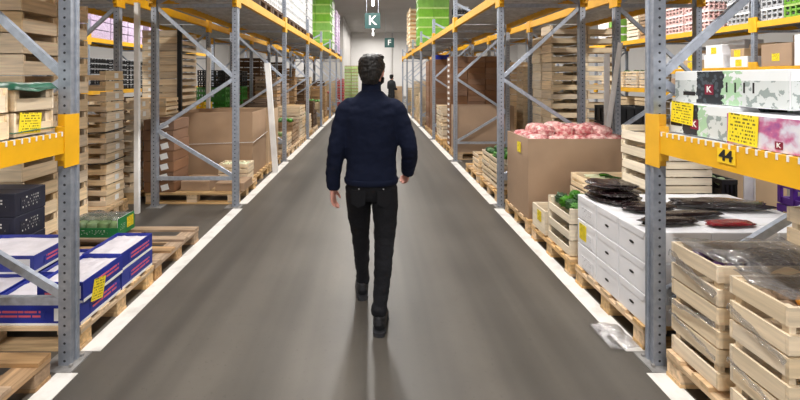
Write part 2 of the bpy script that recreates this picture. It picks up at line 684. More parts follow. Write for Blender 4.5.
# painted aisle lines, broken by the foot plates of the uprights
LW = 0.12
segs = []
prev = YB
for fy in FRAME_Y:
    segs.append((prev, fy - 0.05))
    prev = fy + 0.13
segs.append((prev, 23.0))
lr = struct('trim_2', MB().box(1.518, segs[0][0], 0, 1.518 + LW, segs[0][1], 0.003, 'line_white').build('trim_2'))
ll = struct('trim_3', MB().box(-1.637 - LW, segs[0][0], 0, -1.637, segs[0][1], 0.003, 'line_white').build('trim_3'))
for (a, b) in segs[1:]:
    pbox('painted_line', lr, 1.518, a, 0, 1.518 + LW, b, 0.003, 'line_white')
    pbox('painted_line', ll, -1.637 - LW, a, 0, -1.637, b, 0.003, 'line_white')

# ------------------------------------------------------------------ ceiling lamps
PROTO = {}


def build_lamp():
    t = thing('ceiling_lamp', '', 'lamp')
    MB().box(-.075, -1.32, .0, .075, 1.32, .06, 'white_plastic').build('housing', t)
    MB().loft([(0, -1.29, 0, .055, .035), (0, 1.29, 0, .055, .035)], 12, 'lamp_glow').build('diffuser', t)
    MB().bar((0, -.6, .05), (0, -.6, CEIL - 5.3), .012, .012, 'galvanised').build('hanger', t)
    MB().bar((0, .6, .05), (0, .6, CEIL - 5.3), .012, .012, 'galvanised').build('hanger', t)
    ld = bpy.data.lights.new('lamp_light', 'AREA')
    ld.shape = 'RECTANGLE'
    ld.size, ld.size_y = 0.25, 2.6
    ld.energy = LAMP_POWER
    ld.color = (1.0, 0.97, 0.93)
    ld.spread = PI
    o = bpy.data.objects.new('lamp_light', ld)
    o.location = (0, 0, -0.06)
    link(o, t)
    return t


LAMPY = [-12.4, -7.2, -2.0, 3.2, 8.4, 13.6, 18.9, 24.1, 29.0, 33.0]  # first two, unseen behind the camera, are added to fill under the decks
for xx, nm in ((0.0, 'middle aisle'), (-6.0, 'left aisle'), (6.0, 'right aisle')):
    for i, yy in enumerate(LAMPY):
        place(PROTO, 'lamp', build_lamp, (xx, yy, 5.3), 0,
              'white ceiling batten lamp over the %s, %s from the back wall' % (
                  nm, ('nearest', 'second', 'third', 'fourth', 'fifth', 'sixth', 'seventh', 'eighth', 'ninth', 'tenth')[9 - i]),
              'batten lamps under the ceiling')


# ------------------------------------------------------------------ pallet racks
FRAME_H = 3.2
FD = 1.10                # frame depth


def post_mesh():
    # omega-like section 70 x 70 mm, groove in the aisle face; local +X is the aisle side
    k = 'postmesh'
    if k not in CACHE:
        a, g = 0.035, 0.010
        prof = [(-a, -a), (a, -a), (a, -0.016), (a - g, -0.012), (a - g, 0.012), (a, 0.016), (a, a), (-a, a)]
        CACHE[k] = MB().prism(prof, (0, 0, 0), (1, 0, 0), (0, 1, 0), (0, 0, 1), FRAME_H, 'post_steel').mesh('post')
    return CACHE[k]


def frame_parts(rack, x_aisle, sgn, y):
    """sgn=+1: rack extends to +X from its aisle face"""
    fr = node('upright_frame', rack, (x_aisle, y + 0.035, 0), (0, 0, PI if sgn > 0 else 0))
    # local frame: aisle face at x=0, depth along -X
    for px in (-0.035, -(FD - 0.035)):
        o = bpy.data.objects.new('post', post_mesh())
        o.location = (px, 0, 0.008)
        if px < -0.5:
            o.rotation_euler = (0, 0, PI)
        link(o, fr)
    if 'brace_h' not in CACHE:
        def cbar(a, b):
            return MB().bar(a, b, 0.045, 0.028, 'galvanised').mesh('brace')
        f, r = -0.07, -(FD - 0.07)
        CACHE['brace_h'] = [cbar((f, 0, .36), (r, 0, .36)), cbar((f, 0, 2.56), (r, 0, 2.56)),
                            cbar((f, .002, .39), (r, .002, .97)), cbar((r, -.002, .99), (f, -.002, 1.62)),
                            cbar((f, .002, 1.66), (r, .002, 2.53)), cbar((r, -.002, 2.60), (f, -.002, 3.1))]
        CACHE['plate'] = MB().box(-0.115, -0.085, 0, 0.075, 0.085, 0.008, 'plate_steel').box(
            0.035, -.05, .008, .05, -.035, .022, 'plate_steel').box(.035, .035, .008, .05, .05, .022, 'plate_steel').mesh('foot_plate')
    for me in CACHE['brace_h']:
        link(bpy.data.objects.new('brace', me), fr)
    for px in (-0.035, -(FD - 0.035)):
        o = bpy.data.objects.new('foot_plate', CACHE['plate'])
        o.location = (px, 0, 0)
        if px < -0.5:
            o.rotation_euler = (0, 0, PI)
        link(o, fr)
    return fr


def beam_mesh(ln):
    k = ('beam', round(ln, 3))
    if k not in CACHE:
        # stepped box beam, local Y along the beam, top at z=0, aisle face at x=0, body towards -X
        prof = [(0, 0), (0, -0.118), (-0.05, -0.118), (-0.05, -0.028), (-0.024, -0.028), (-0.024, 0)]
        CACHE[k] = MB().prism(prof, (0, 0, 0), (1, 0, 0), (0, 0, 1), (0, 1, 0), ln, 'yellow_paint').mesh('beam')
    if 'bracket' not in CACHE:
        b = MB()
        b.box(-0.068, 0.0, -0.2, 0.004, 0.006, 0.095, 'yellow_paint')      # plate against the upright
        b.box(-0.001, -0.06, -0.2, 0.006, 0.05, 0.095, 'yellow_paint')     # hooked wing on the aisle face
        b.box(-0.050, 0.0, -0.16, 0.0, 0.05, 0.03, 'yellow_paint')
        CACHE['bracket'] = b.mesh('bracket')
    return CACHE[k]


def add_beam(rack, x_face, sgn, y0, y1, ztop, front=True):
    """sgn=+1: body lies towards +X of x_face."""
    ln = y1 - y0
    if sgn > 0:
        bn = node('load_beam', rack, (x_face, y1, ztop), (0, 0, PI))
    else:
        bn = node('load_beam', rack, (x_face, y0, ztop), (0, 0, 0))
    o = bpy.data.objects.new('beam', beam_mesh(ln - 0.02))
    o.location = (0, 0.01, 0)
    link(o, bn)
    o = bpy.data.objects.new('bracket', CACHE['bracket'])
    o.location = (0, 0.0, 0)
    link(o, bn)
    o = bpy.data.objects.new('bracket', CACHE['bracket'])
    o.location = (0, ln, 0)
    o.scale = (1, -1, 1)
    link(o, bn)
    return bn


def deck_mesh(wx, ly, thick, pitch):
    k = ('deck', round(wx, 3), round(ly, 3), thick, pitch)
    if k not in CACHE:
        n = int(ly / pitch)
        p = ly / n
        top, lo = 0.0, -thick
        prof = []
        for i in range(n):
            y = i * p
            prof += [(y, lo), (y + p * 0.45, lo), (y + p * 0.55, lo + thick * 0.8), (y + p * 0.9, lo + thick * 0.8)]
        prof += [(ly, lo), (ly, top), (0, top)]
        CACHE[k] = MB().prism(prof, (0, 0, 0), (0, 1, 0), (0, 0, 1), (1, 0, 0), wx, 'deck_steel').mesh('deck')
    return CACHE[k]


def rack(label, x_aisle, sgn, ys, levels, tabs=False):
    """levels: {bay index: [ztop,...]}"""
    t = thing('pallet_rack', label, 'rack', (0, 0, 0), 0, 'rows of pallet racking')
    for y in ys:
        frame_parts(t, x_aisle, sgn, y)
    for i in range(len(ys) - 1):
        y0, y1 = ys[i] + 0.07, ys[i + 1]
        for z in levels(i):
            add_beam(t, x_aisle, sgn, y0, y1, z)
            add_beam(t, x_aisle + sgn * FD, -sgn, y0, y1, z)
            wx = FD - 0.052
            o = bpy.data.objects.new('deck', deck_mesh(wx, y1 - y0 - .02, 0.04, 0.14))
            o.location = (min(x_aisle + sgn * .026, x_aisle + sgn * (FD - .026)), y0 + .01, z - .003)
            link(o, t)
    return t


TOP = 2.74
LOW = 1.34
rackL1 = rack('galvanised pallet rack with yellow beams lining the left of the middle aisle', FX_L, -1, FRAME_Y,
              lambda i: [LOW, TOP] if i == 0 else [TOP])
rackR1 = rack('galvanised pallet rack with yellow beams lining the right of the middle aisle', FX_R, 1, FRAME_Y,
              lambda i: [LOW, TOP] if i == 0 else [TOP])
rackL2 = rack('galvanised pallet rack standing back to back behind the left aisle rack', -4.32, 1, FRAME_Y[1:], lambda i: [TOP])
rackR2 = rack('galvanised pallet rack standing back to back behind the right aisle rack', 4.17, -1, FRAME_Y[1:], lambda i: [TOP])
rackL3 = rack('pallet rack with yellow beams across the far left aisle', -7.6, -1, FRAME_Y[3:8],
              lambda i: [1.3, TOP])
rackR3 = rack('pallet rack with three levels of yellow beams across the far right aisle', 7.5, 1, FRAME_Y[2:7],
              lambda i: [1.28, 1.86, TOP] if i < 2 else [1.36, TOP])
# number plate on the near right low beam, shelf clips along the low beams
pl = flat('number_plate', rackR1, .092, .066, (FX_R - .003, 1.80, LOW - .052), (0, 0, -PI / 2), 'plate_yellow')
lettering('number', pl, '44', .068, (0, -.002, 0), (PI / 2, 0, 0), 'ink', .0015, .002)
for (xa, sg) in ((FX_R, 1), (FX_L, -1)):
    rk = rackR1 if sg > 0 else rackL1
    for k in range(62):
        y = -0.36 + k * 0.042
        xx = xa - sg * 0.003
        pbox('shelf_clip', rk, min(xx, xx + sg * .018), y, LOW - .022, max(xx, xx + sg * .018), y + .008, LOW + .003, 'white_plastic', along='x')

# ------------------------------------------------------------------ hanging signs


def sign(label, letter, x, y, z, s):
    t = thing('hanging_sign', label, 'sign', (x, y, z))
    MB().box(-s / 2, -.015, -s / 2, s / 2, .015, s / 2, 'sign_green').build('panel', t)
    lettering('letter', t, letter, s * .82, (0, -.018, 0), (PI / 2, 0, 0), 'white_label', .003, s * .016)
    for sx in (-.38, .38):
        MB().bar((sx * s, 0, s / 2), (sx * s, 0, CEIL - z), .012, .012, 'galvanised').build('rod', t)
    return t


sign('dark green square sign with a large white K over the aisle', 'K', -0.02, 16.0, 3.93, .62)
sign('small dark green square sign with a white F near the back wall', 'F', 1.10, 27.0, 4.02, .64)

# ================================================================== BUILDERS FOR GOODS


def build_pallet(lx, wy, m, bm, rows=5, parts=True):
    """boards run along X (lx); origin at the floor centre."""
    t = thing('pallet', '', 'pallet')
    bw = .10 if rows > 4 else .085
    ys = [-wy / 2 + bw / 2 + i * (wy - bw) / (rows - 1) for i in range(rows)]
    xs = [-lx / 2 + .07, 0, lx / 2 - .07]
    ybl = [-wy / 2 + .05, 0, wy / 2 - .05]
    if parts:
        for y in ys:
            pbox('top_board', t, -lx / 2, y - bw / 2, .122, lx / 2, y + bw / 2, .144, m, along='x')
        for x in xs:
            pbox('cross_board', t, x - .07, -wy / 2, .1, x + .07, wy / 2, .122, m, along='y')
        for x in xs:
            for y in ybl:
                pbox('block', t, x - .065, y - .05, .022, x + .065, y + .05, .1, bm, along='x')
        for y in ybl:
            pbox('bottom_board', t, -lx / 2, y - .05, 0, lx / 2, y + .05, .022, m, along='x')
    else:
        b = MB()
        for y in ys:
            b.box(-lx / 2, y - bw / 2, .122, lx / 2, y + bw / 2, .144, m)
        for x in xs:
            b.box(x - .07, -wy / 2, .1, x + .07, wy / 2, .122, m)
            for y in ybl:
                b.box(x - .065, y - .05, .022, x + .065, y + .05, .1, bm)
        for y in ybl:
            b.box(-lx / 2, y - .05, 0, lx / 2, y + .05, .022, m)
        b.build('boards', t)
    return t


def pallet(label, x0, x1, y0, y1, z=0.0, m='pallet_wood', parts=True, rows=5):
    lx, wy = x1 - x0, y1 - y0
    k = ('pallet', round(lx, 2), round(wy, 2), m, parts, rows)
    return place(PROTO, k, lambda: build_pallet(lx, wy, m, m, rows, parts), ((x0 + x1) / 2, (y0 + y1) / 2, z), 0, label,
                 'wooden pallets on the floor')


def build_crate(lx, wy, h, m, front, side, parts=True, th=.011):
    """front: boards on the faces across X as [(z0,z1) in 0..1], side: same on the faces across Y."""
    t = thing('wooden_crate', '', 'crate')
    ps = .06 if front == FG else .028
    g = .011 if parts else .006
    if parts:
        for sx in (-1, 1):
            for sy in (-1, 1):
                x, y = sx * (lx / 2 - th - ps / 2), sy * (wy / 2 - th - ps / 2)
                pbox('corner_post', t, x - ps / 2, y - ps / 2, 0.004, x + ps / 2, y + ps / 2, h - g, m, along='z')
        for sy in (-1, 1):
            y = sy * (wy / 2 - th / 2)
            for (a, b) in front:
                pbox('slat', t, -lx / 2, y - th / 2, a * h + g / 2, lx / 2, y + th / 2, b * h - g / 2, m, along='x')
        for sx in (-1, 1):
            x = sx * (lx / 2 - th / 2)
            for (a, b) in side:
                pbox('slat', t, x - th / 2, -wy / 2 + th + .001, a * h + g / 2, x + th / 2, wy / 2 - th - .001, b * h - g / 2, m, along='y')
        b = MB()
        for i in range(4):
            y = -wy / 2 + th + .004 + i * (wy - 2 * th - .008) / 4
            b.box(-lx / 2 + th + .001, y, .006, lx / 2 - th - .001, y + (wy - 2 * th) / 4 - .012, .014, m)
        b.build('bottom', t)
    else:
        b = MB()
        for sx in (-1, 1):
            for sy in (-1, 1):
                x, y = sx * (lx / 2 - th - ps / 2), sy * (wy / 2 - th - ps / 2)
                b.box(x - ps / 2, y - ps / 2, 0.004, x + ps / 2, y + ps / 2, h - g, m)
        for sy in (-1, 1):
            y = sy * (wy / 2 - th / 2)
            for (a, bb) in front:
                b.box(-lx / 2, y - th / 2, a * h + g / 2, lx / 2, y + th / 2, bb * h - g / 2, m)
        for sx in (-1, 1):
            x = sx * (lx / 2 - th / 2)
            for (a, bb) in side:
                b.box(x - th / 2, -wy / 2 + th, a * h + g / 2, x + th / 2, wy / 2 - th, bb * h - g / 2, m)
        b.box(-lx / 2 + th, -wy / 2 + th, .006, lx / 2 - th, wy / 2 - th, .014, m)
        b.build('boards', t)
    return t


TWO = [(0.02, 0.42), (0.58, 0.98)]
SOLID = [(0.0, 0.5), (0.5, 1.0)]
FULL = [(0.0, 1.0)]
TOPGAP = [(0.0, 0.72)]
FG = [(0.0, .58)]
MIDGAP = [(0.0, 0.70)]
RND = random.Random(5)


FAR = MB()      # the many far, small crates: one object of kind stuff


def far_crates(x0, y0, z0, n, lx, wy, h, m):
    for i in range(n):
        a, b_ = x0 + RND.uniform(0, .012), y0 + RND.uniform(0, .012)
        x1, y1, z = a + lx - .012, b_ + wy - .012, z0 + i * h
        for (p, q) in TWO:
            FAR.box(a, b_, z + p * h, x1, b_ + .011, z + q * h, m)
            FAR.box(a, y1 - .011, z + p * h, x1, y1, z + q * h, m)
            FAR.box(a, b_ + .012, z + p * h, a + .011, y1 - .012, z + q * h, m)
            FAR.box(x1 - .011, b_ + .012, z + p * h, x1, y1 - .012, z + q * h, m)
        for cx in (a + .012, x1 - .040):
            for cy in (b_ + .012, y1 - .040):
                FAR.box(cx, cy, z + .003, cx + .028, cy + .028, z + h - .003, m)
        FAR.box(a + .012, b_ + .012, z + .004, x1 - .012, y1 - .012, z + .012, m)


def sticker(t, lx, wy, h, where):
    if where == 'side':
        flat('label', t, .07, h * .5, (lx / 2 + .001, wy * .1, h * .5), (0, 0, PI / 2), 'white_label')
    else:
        flat('label', t, .07, h * .4, (-lx * .28, -wy / 2 - .001, h * .45), (0, 0, 0), 'white_label')
    return t


def crates(desc, x0, y0, z0, n, lx, wy, h, m, front, side, group, parts=True, jit=.006, kind='wooden crate', th=.011, stuff=False, stick=None):
    if stuff:
        return far_crates(x0, y0, z0, n, lx, wy, h, m)
    k = ('crate', round(lx, 3), round(wy, 3), round(h, 3), m, str(front), str(side), parts)
    out = []
    for i in range(n):
        dx, dy = (RND.uniform(-jit, jit), RND.uniform(-jit, jit))
        lab = '%s, %s %s' % (kind, ordinal(n - 1 - i), desc) if n > 1 else '%s %s' % (kind, desc)
        if stick:
            k = k + (stick,)
        o = place(PROTO, k, lambda: sticker(build_crate(lx, wy, h, m, front, side, parts, th), lx, wy, h, stick) if stick else
                  build_crate(lx, wy, h, m, front, side, parts, th), (x0 + lx / 2 + dx, y0 + wy / 2 + dy, z0 + i * h),
                  0, lab, group)
        out.append(o)
    return out


def build_carton(lx, wy, h, m, seam, name='carton', cat='carton'):
    t = thing(name, '', cat)
    o = bpy.data.objects.new('body', box_mesh('carton_body', lx, wy, h, m, .004))
    o.location = (0, 0, h / 2)
    link(o, t)
    pbox('tape', t, -lx / 2 + .002, -.02, h - .0005, lx / 2 - .002, .02, h + .0012, seam, along='x')
    return t


def cartons(desc, x0, y0, z0, n, lx, wy, h, m, group, kind='brown cardboard box', seam=None, gap=.003, jit=.006, deco=None, dk=''):
    k = ('carton', round(lx, 3), round(wy, 3), round(h, 3), m, dk)

    def mk():
        t = build_carton(lx, wy, h - gap, m, seam or m)
        if deco:
            deco(t)
        return t
    out = []
    for i in range(n):
        lab = '%s, %s %s' % (kind, ordinal(n - 1 - i), desc) if n > 1 else '%s %s' % (kind, desc)
        out.append(place(PROTO, k, mk, (x0 + lx / 2 + RND.uniform(-jit, jit), y0 + wy / 2 + RND.uniform(-jit, jit), z0 + i * h), 0, lab, group))
    return out


def build_plastic(lx, wy, h, m, rim, slots):
    """stackable plastic crate: ribbed walls, slots between the ribs, thick rim"""
    t = thing('plastic_crate', '', 'crate')
    b = MB()
    th = .014
    nx, ny = max(3, int(lx / .1)), max(3, int(wy / .1))
    b.box(-lx / 2 + .01, -wy / 2 + .01, .004, lx / 2 - .01, wy / 2 - .01, .014, m)
    zz = [(0.01, .2), (.46, .62)] if slots else [(0.01, .86)]
    for (a, bb) in zz:
        z0, z1 = a * h, bb * h
        for s in (-1, 1):
            y = s * (wy / 2 - .018)
            b.box(-lx / 2 + .012, y - th / 2, z0, lx / 2 - .012, y + th / 2, z1, m)
            x = s * (lx / 2 - .018)
            b.box(x - th / 2, -wy / 2 + .012, z0, x + th / 2, wy / 2 - .012, z1, m)
    for i in range(nx + 1):
        x = -lx / 2 + .014 + i * (lx - .028) / nx
        for s in (-1, 1):
            y = s * (wy / 2 - .012)
            b.box(x - .011, y - .012, .01, x + .011, y + .012, h * .84, m)
    for i in range(ny + 1):
        y = -wy / 2 + .014 + i * (wy - .028) / ny
        for s in (-1, 1):
            x = s * (lx / 2 - .012)
            b.box(x - .012, y - .011, .01, x + .012, y + .011, h * .84, m)
    b.build('body', t)
    r = MB()
    for s in (-1, 1):
        y = s * (wy / 2 - .012)
        r.box(-lx / 2, y - .012, h * .82, lx / 2, y + .012, h - .003, rim)
        x = s * (lx / 2 - .012)
        r.box(x - .012, -wy / 2 + .024, h * .82, x + .012, wy / 2 - .024, h - .003, rim)
    r.build('rim', t)
    return t


def plastics(desc, x0, y0, z0, n, lx, wy, h, m, rim, group, kind, slots=True, jit=.004):
    k = ('plastic', round(lx, 3), round(wy, 3), round(h, 3), m, rim, slots)
    out = []
    for i in range(n):
        lab = '%s, %s %s' % (kind, ordinal(n - 1 - i), desc) if n > 1 else '%s %s' % (kind, desc)
        out.append(place(PROTO, k, lambda: build_plastic(lx, wy, h, m, rim, slots),
                         (x0 + lx / 2 + RND.uniform(-jit, jit), y0 + wy / 2 + RND.uniform(-jit, jit), z0 + i * h), 0, lab, group))
    return out


def bulk_box(label, x0, y0, z0, lx, wy, h, m='cardboard', fold=True):
    """open pallet-size cardboard bin with thick walls, bulging a little"""
    t = thing('bulk_bin', label, 'box', (x0 + lx / 2, y0 + wy / 2, z0), 0, 'pallet-size cardboard bins')
    b = MB()
    n = 10
    th = .014
    pts = []
    for (ax, ay, bx, by, nx_, ny_) in ((-1, -1, 1, -1, 0, -1), (1, -1, 1, 1, 1, 0), (1, 1, -1, 1, 0, 1), (-1, 1, -1, -1, -1, 0)):
        for i in range(n):
            u = i / n
            pts.append((ax + (bx - ax) * u, ay + (by - ay) * u, nx_, ny_, math.sin(PI * u)))
    rows = 7
    N_ = len(pts)
    for inner in (0, 1):
        for r in range(rows):
            zf = r / (rows - 1)
            for (px, py, nx_, ny_, bl) in pts:
                bul = .014 * bl * math.sin(PI * min(1, zf * 0.9 + .05))
                x, y = px * lx / 2 + nx_ * bul, py * wy / 2 + ny_ * bul
                if inner:
                    x -= px * th if abs(px) > .99 else 0
                    y -= py * th if abs(py) > .99 else 0
                b.v.append((x, y, h * zf))
    s = b.slot(m)

    def q(i, r, inn):
        return inn * rows * N_ + r * N_ + (i % N_)
    for r in range(rows - 1):
        for i in range(N_):
            b.f.append((q(i, r, 0), q(i + 1, r, 0), q(i + 1, r + 1, 0), q(i, r + 1, 0)))
            b.f.append((q(i + 1, r, 1), q(i, r, 1), q(i, r + 1, 1), q(i + 1, r + 1, 1)))
    for i in range(N_):
        b.f.append((q(i, rows - 1, 0), q(i + 1, rows - 1, 0), q(i + 1, rows - 1, 1), q(i, rows - 1, 1)))
        b.f.append((q(i + 1, 0, 0), q(i, 0, 0), q(i, 0, 1), q(i + 1, 0, 1)))
    b.mi = [s] * len(b.f)
    b.build('walls', t)
    MB().box(-lx / 2 + .016, -wy / 2 + .016, .002, lx / 2 - .016, wy / 2 - .016, .012, m).build('base', t)
    return t


def yl(parent, wdt, hgt, loc, facing, tilt=0.0, m='yellow_label', name='price_label'):
    """label sheet; facing: 'cam' (towards -Y), 'l' (towards -X), 'r' (towards +X)"""
    rz = {'cam': 0, 'l': -PI / 2, 'r': PI / 2}[facing]
    return flat(name, parent, wdt, hgt, loc, (0, tilt, rz), m)


# ------------------------------------------------------------------ organic goods


def lump(name, parent, loc, r, m, seed, amp=.25, freq=6.0, rz=0.0, sub=3, smooth=True):
    bm = bmesh.new()
    bmesh.ops.create_icosphere(bm, subdivisions=sub, radius=1)
    for v in bm.verts:
        p = v.co.normalized()
        d = noise.noise(p * freq * .4 + Vector((seed * 3.1, seed, 0))) * amp + noise.noise(p * freq + Vector((seed, 0, 9))) * amp * .6
        # flattened cushion rather than a ball
        e = 0.55
        sgn = lambda q: (1 if q >= 0 else -1) * abs(q) ** e
        co = Vector((sgn(p.x), sgn(p.y), sgn(p.z)))
        co = p * .55 + co * .5
        co *= (1 + d)
        v.co = Vector((co.x * r[0], co.y * r[1], co.z * r[2]))
    me = bpy.data.meshes.new(name)
    bm.to_mesh(me)
    bm.free()
    me.materials.append(M[m])
    if smooth:
        me.polygons.foreach_set('use_smooth', [True] * len(me.polygons))
    o = bpy.data.objects.new(name, me)
    o.location = loc
    o.rotation_euler = (0, 0, rz)
    return link(o, parent)


def leek_mesh(seed):
    k = ('leek', seed)
    if k in CACHE:
        return CACHE[k]
    r = random.Random(seed)
    b1 = MB()
    ln = .17
    b1.loft([(0, 0, 0, .006, .006), (.012, 0, 0, .012, .012), (ln * .6, 0, .004, .010, .010), (ln, 0, .006, .012, .009)], 8, 'shaft', side=(0, 1, 0))
    b2 = MB()
    for q in range(9):
        yaw = r.uniform(-.10, .10)
        up = r.uniform(.05, .5)
        L = r.uniform(.12, .22)
        wd = r.uniform(.009, .014)
        base = Vector((ln - .02, 0, .006))
        s = len(b2.v)
        sl = b2.slot('leaf' if q % 2 else 'leaf_dark')
        for i in range(5):
            t = i / 4
            d = Vector((math.cos(yaw) * t * L, math.sin(yaw) * t * L, math.sin(up) * t * L - .10 * t * t))
            ww = wd * (0.7 + t * 1.2) * (1 - t ** 4 * .8)
            sd = Vector((-math.sin(yaw), math.cos(yaw), 0)) * ww
            p = base + d
            b2.v += [tuple(p - sd), tuple(p + Vector((0, 0, -.004))), tuple(p + sd), tuple(p + Vector((0, 0, -.007)))]
        for i in range(4):
            a = s + i * 4
            for (u, v) in ((0, 1), (1, 2), (2, 3), (3, 0)):
                b2.f.append((a + u, a + v, a + 4 + v, a + 4 + u))
                b2.mi.append(sl)
    CACHE[k] = (b1.mesh('shaft', True), b2.mesh('leaves', True))
    return CACHE[k]


def leek(label, group, loc, rz, seed, sc=1.0):
    t = thing('leek', label, 'leek', loc, rz, group)
    a, b = leek_mesh(seed)
    t.scale = (sc, sc, sc)
    link(bpy.data.objects.new('shaft', a), t)
    link(bpy.data.objects.new('leaves', b), t)
    return t


def fruit_heap(desc, x0, y0, x1, y1, z, n, r, m, name, cat, group, seed):
    rr = random.Random(seed)
    k = ('fruit', r, m)
    if k not in CACHE:
        bm = bmesh.new()
        bmesh.ops.create_icosphere(bm, subdivisions=2, radius=r)
        for v in bm.verts:
            v.co *= 1 + .08 * noise.noise(v.co * 30)
            v.co.z *= .86
        me = bpy.data.meshes.new(name)
        bm.to_mesh(me)
        bm.free()
        me.polygons.foreach_set('use_smooth', [True] * len(me.polygons))
        me.materials.append(M[m])
        CACHE[k] = me
    cols = max(1, int((x1 - x0) / (2 * r)))
    rows = max(1, int((y1 - y0) / (2 * r)))
    cells = [(i, j) for i in range(cols) for j in range(rows)]
    rr.shuffle(cells)
    for (i, j) in cells[:n]:
        o = bpy.data.objects.new(name, CACHE[k])
        o.location = (x0 + (i + .5) * (x1 - x0) / cols, y0 + (j + .5) * (y1 - y0) / rows, z + rr.uniform(-.3, .25) * r)
        o.rotation_euler = (rr.uniform(-.4, .4), rr.uniform(-.4, .4), rr.uniform(0, 6))
        link(o)
        tag(o, desc, cat, group)


def film_sheet(name, label, x0, y0, x1, y1, zf, nx, ny, amp, seed, drape=0.0, m='clear_film', cat='film'):
    """crumpled clear sheet of real thickness; zf(u,v) base height, edges hang down by drape"""
    b = MB()
    s = b.slot(m)
    for lay in (0, 1):
        for j in range(ny + 1):
            for i in range(nx + 1):
                u, v = i / nx, j / ny
                x, y = x0 + (x1 - x0) * u, y0 + (y1 - y0) * v
                p = Vector((x * 9 + seed, y * 9, seed))
                z = zf(u, v) + amp * noise.noise(p) + amp * .5 * noise.noise(p * 2.7)
                ed = min(u, 1 - u, v, 1 - v)
                if drape and ed < .06:
                    z -= drape * (1 - ed / .06) * (.6 + .6 * noise.noise(Vector((x * 5, y * 5, seed + 3))))
                b.v.append((x + amp * .4 * noise.noise(p + Vector((7, 7, 7))), y + amp * .4 * noise.noise(p + Vector((3, 9, 1))), z - lay * .0015))
    W = nx + 1
    T = W * (ny + 1)
    for j in range(ny):
        for i in range(nx):
            a = j * W + i
            b.f.append((a, a + 1, a + W + 1, a + W))
            b.f.append((T + a, T + a + W, T + a + W + 1, T + a + 1))
    for i in range(nx):
        b.f.append((i + 1, i, T + i, T + i + 1))
        a = ny * W + i
        b.f.append((a, a + 1, T + a + 1, T + a))
    for j in range(ny):
        a = j * W
        b.f.append((a, a + W, T + a + W, T + a))
        a = j * W + nx
        b.f.append((a + W, a, T + a, T + a + W))
    b.mi = [s] * len(b.f)
    o = b.build(name, None, smooth=True)
    return tag(o, label, cat)


# ================================================================== LEFT SIDE
PZ = .144            # top of a pallet
# --- front bay of the left rack: small film-wrapped crates on the low beam
SH = LOW + .0015
lc = crates('on the near left shelf under green film', -2.165, 1.965, SH, 2, .40, .24, .128, 'pale_wood', FULL, [(.0, .56)],
            'film-wrapped crates on the near left shelf', kind='small pale crate', jit=.003)
crates('on the near left shelf nearest the camera', -2.16, 1.69, SH, 2, .40, .24, .128, 'pale_wood', FULL, TOPGAP,
       'film-wrapped crates on the near left shelf', kind='small pale crate', jit=.003)
yl(lc[0], .13, .105, (.2035, -.03, .068), 'r', .08)
yl(lc[0], .13, .10, (.0, -.1235, .066), 'cam', -.06)
for k, (cr, z0) in enumerate(((lc[0], .0), (lc[1], .09))):
    b = MB()
    b.loft([(-.205, -.126, z0 + .026, .003, .018), (.0, -.127, z0 + .030, .003, .018), (.2055, -.126, z0 + .026, .003, .018),
            (.2065, .0, z0 + .03, .003, .014), (.2055, .118, z0 + .028, .003, .016)], 8, 'film_green', side=(0, 0, 1))
    b.build('green_film_band', cr, smooth=True)
film_sheet('plastic_film', 'crumpled green film spread over the small crates on the near left shelf', -2.195, 1.945, -1.738, 2.214,
           lambda u, v: SH + .272, 18, 12, .012, 4, .05, 'film_green')

# --- floor of the front left bay: empty pallets
pallet('empty wooden pallet in the near left corner beneath the low beam', -2.95, -1.755, 1.38, 2.18, m='old_wood', rows=4)
crates('standing on the empty pallet in the near left corner', -2.36, 1.5, PZ, 1, .5, .36, .1, 'pale_wood', FULL, FULL, None, kind='flat pale crate')

# --- first full bay
pallet('wooden pallet under the blue and white cartons at front left', -2.95, -1.755, 2.40, 3.20)


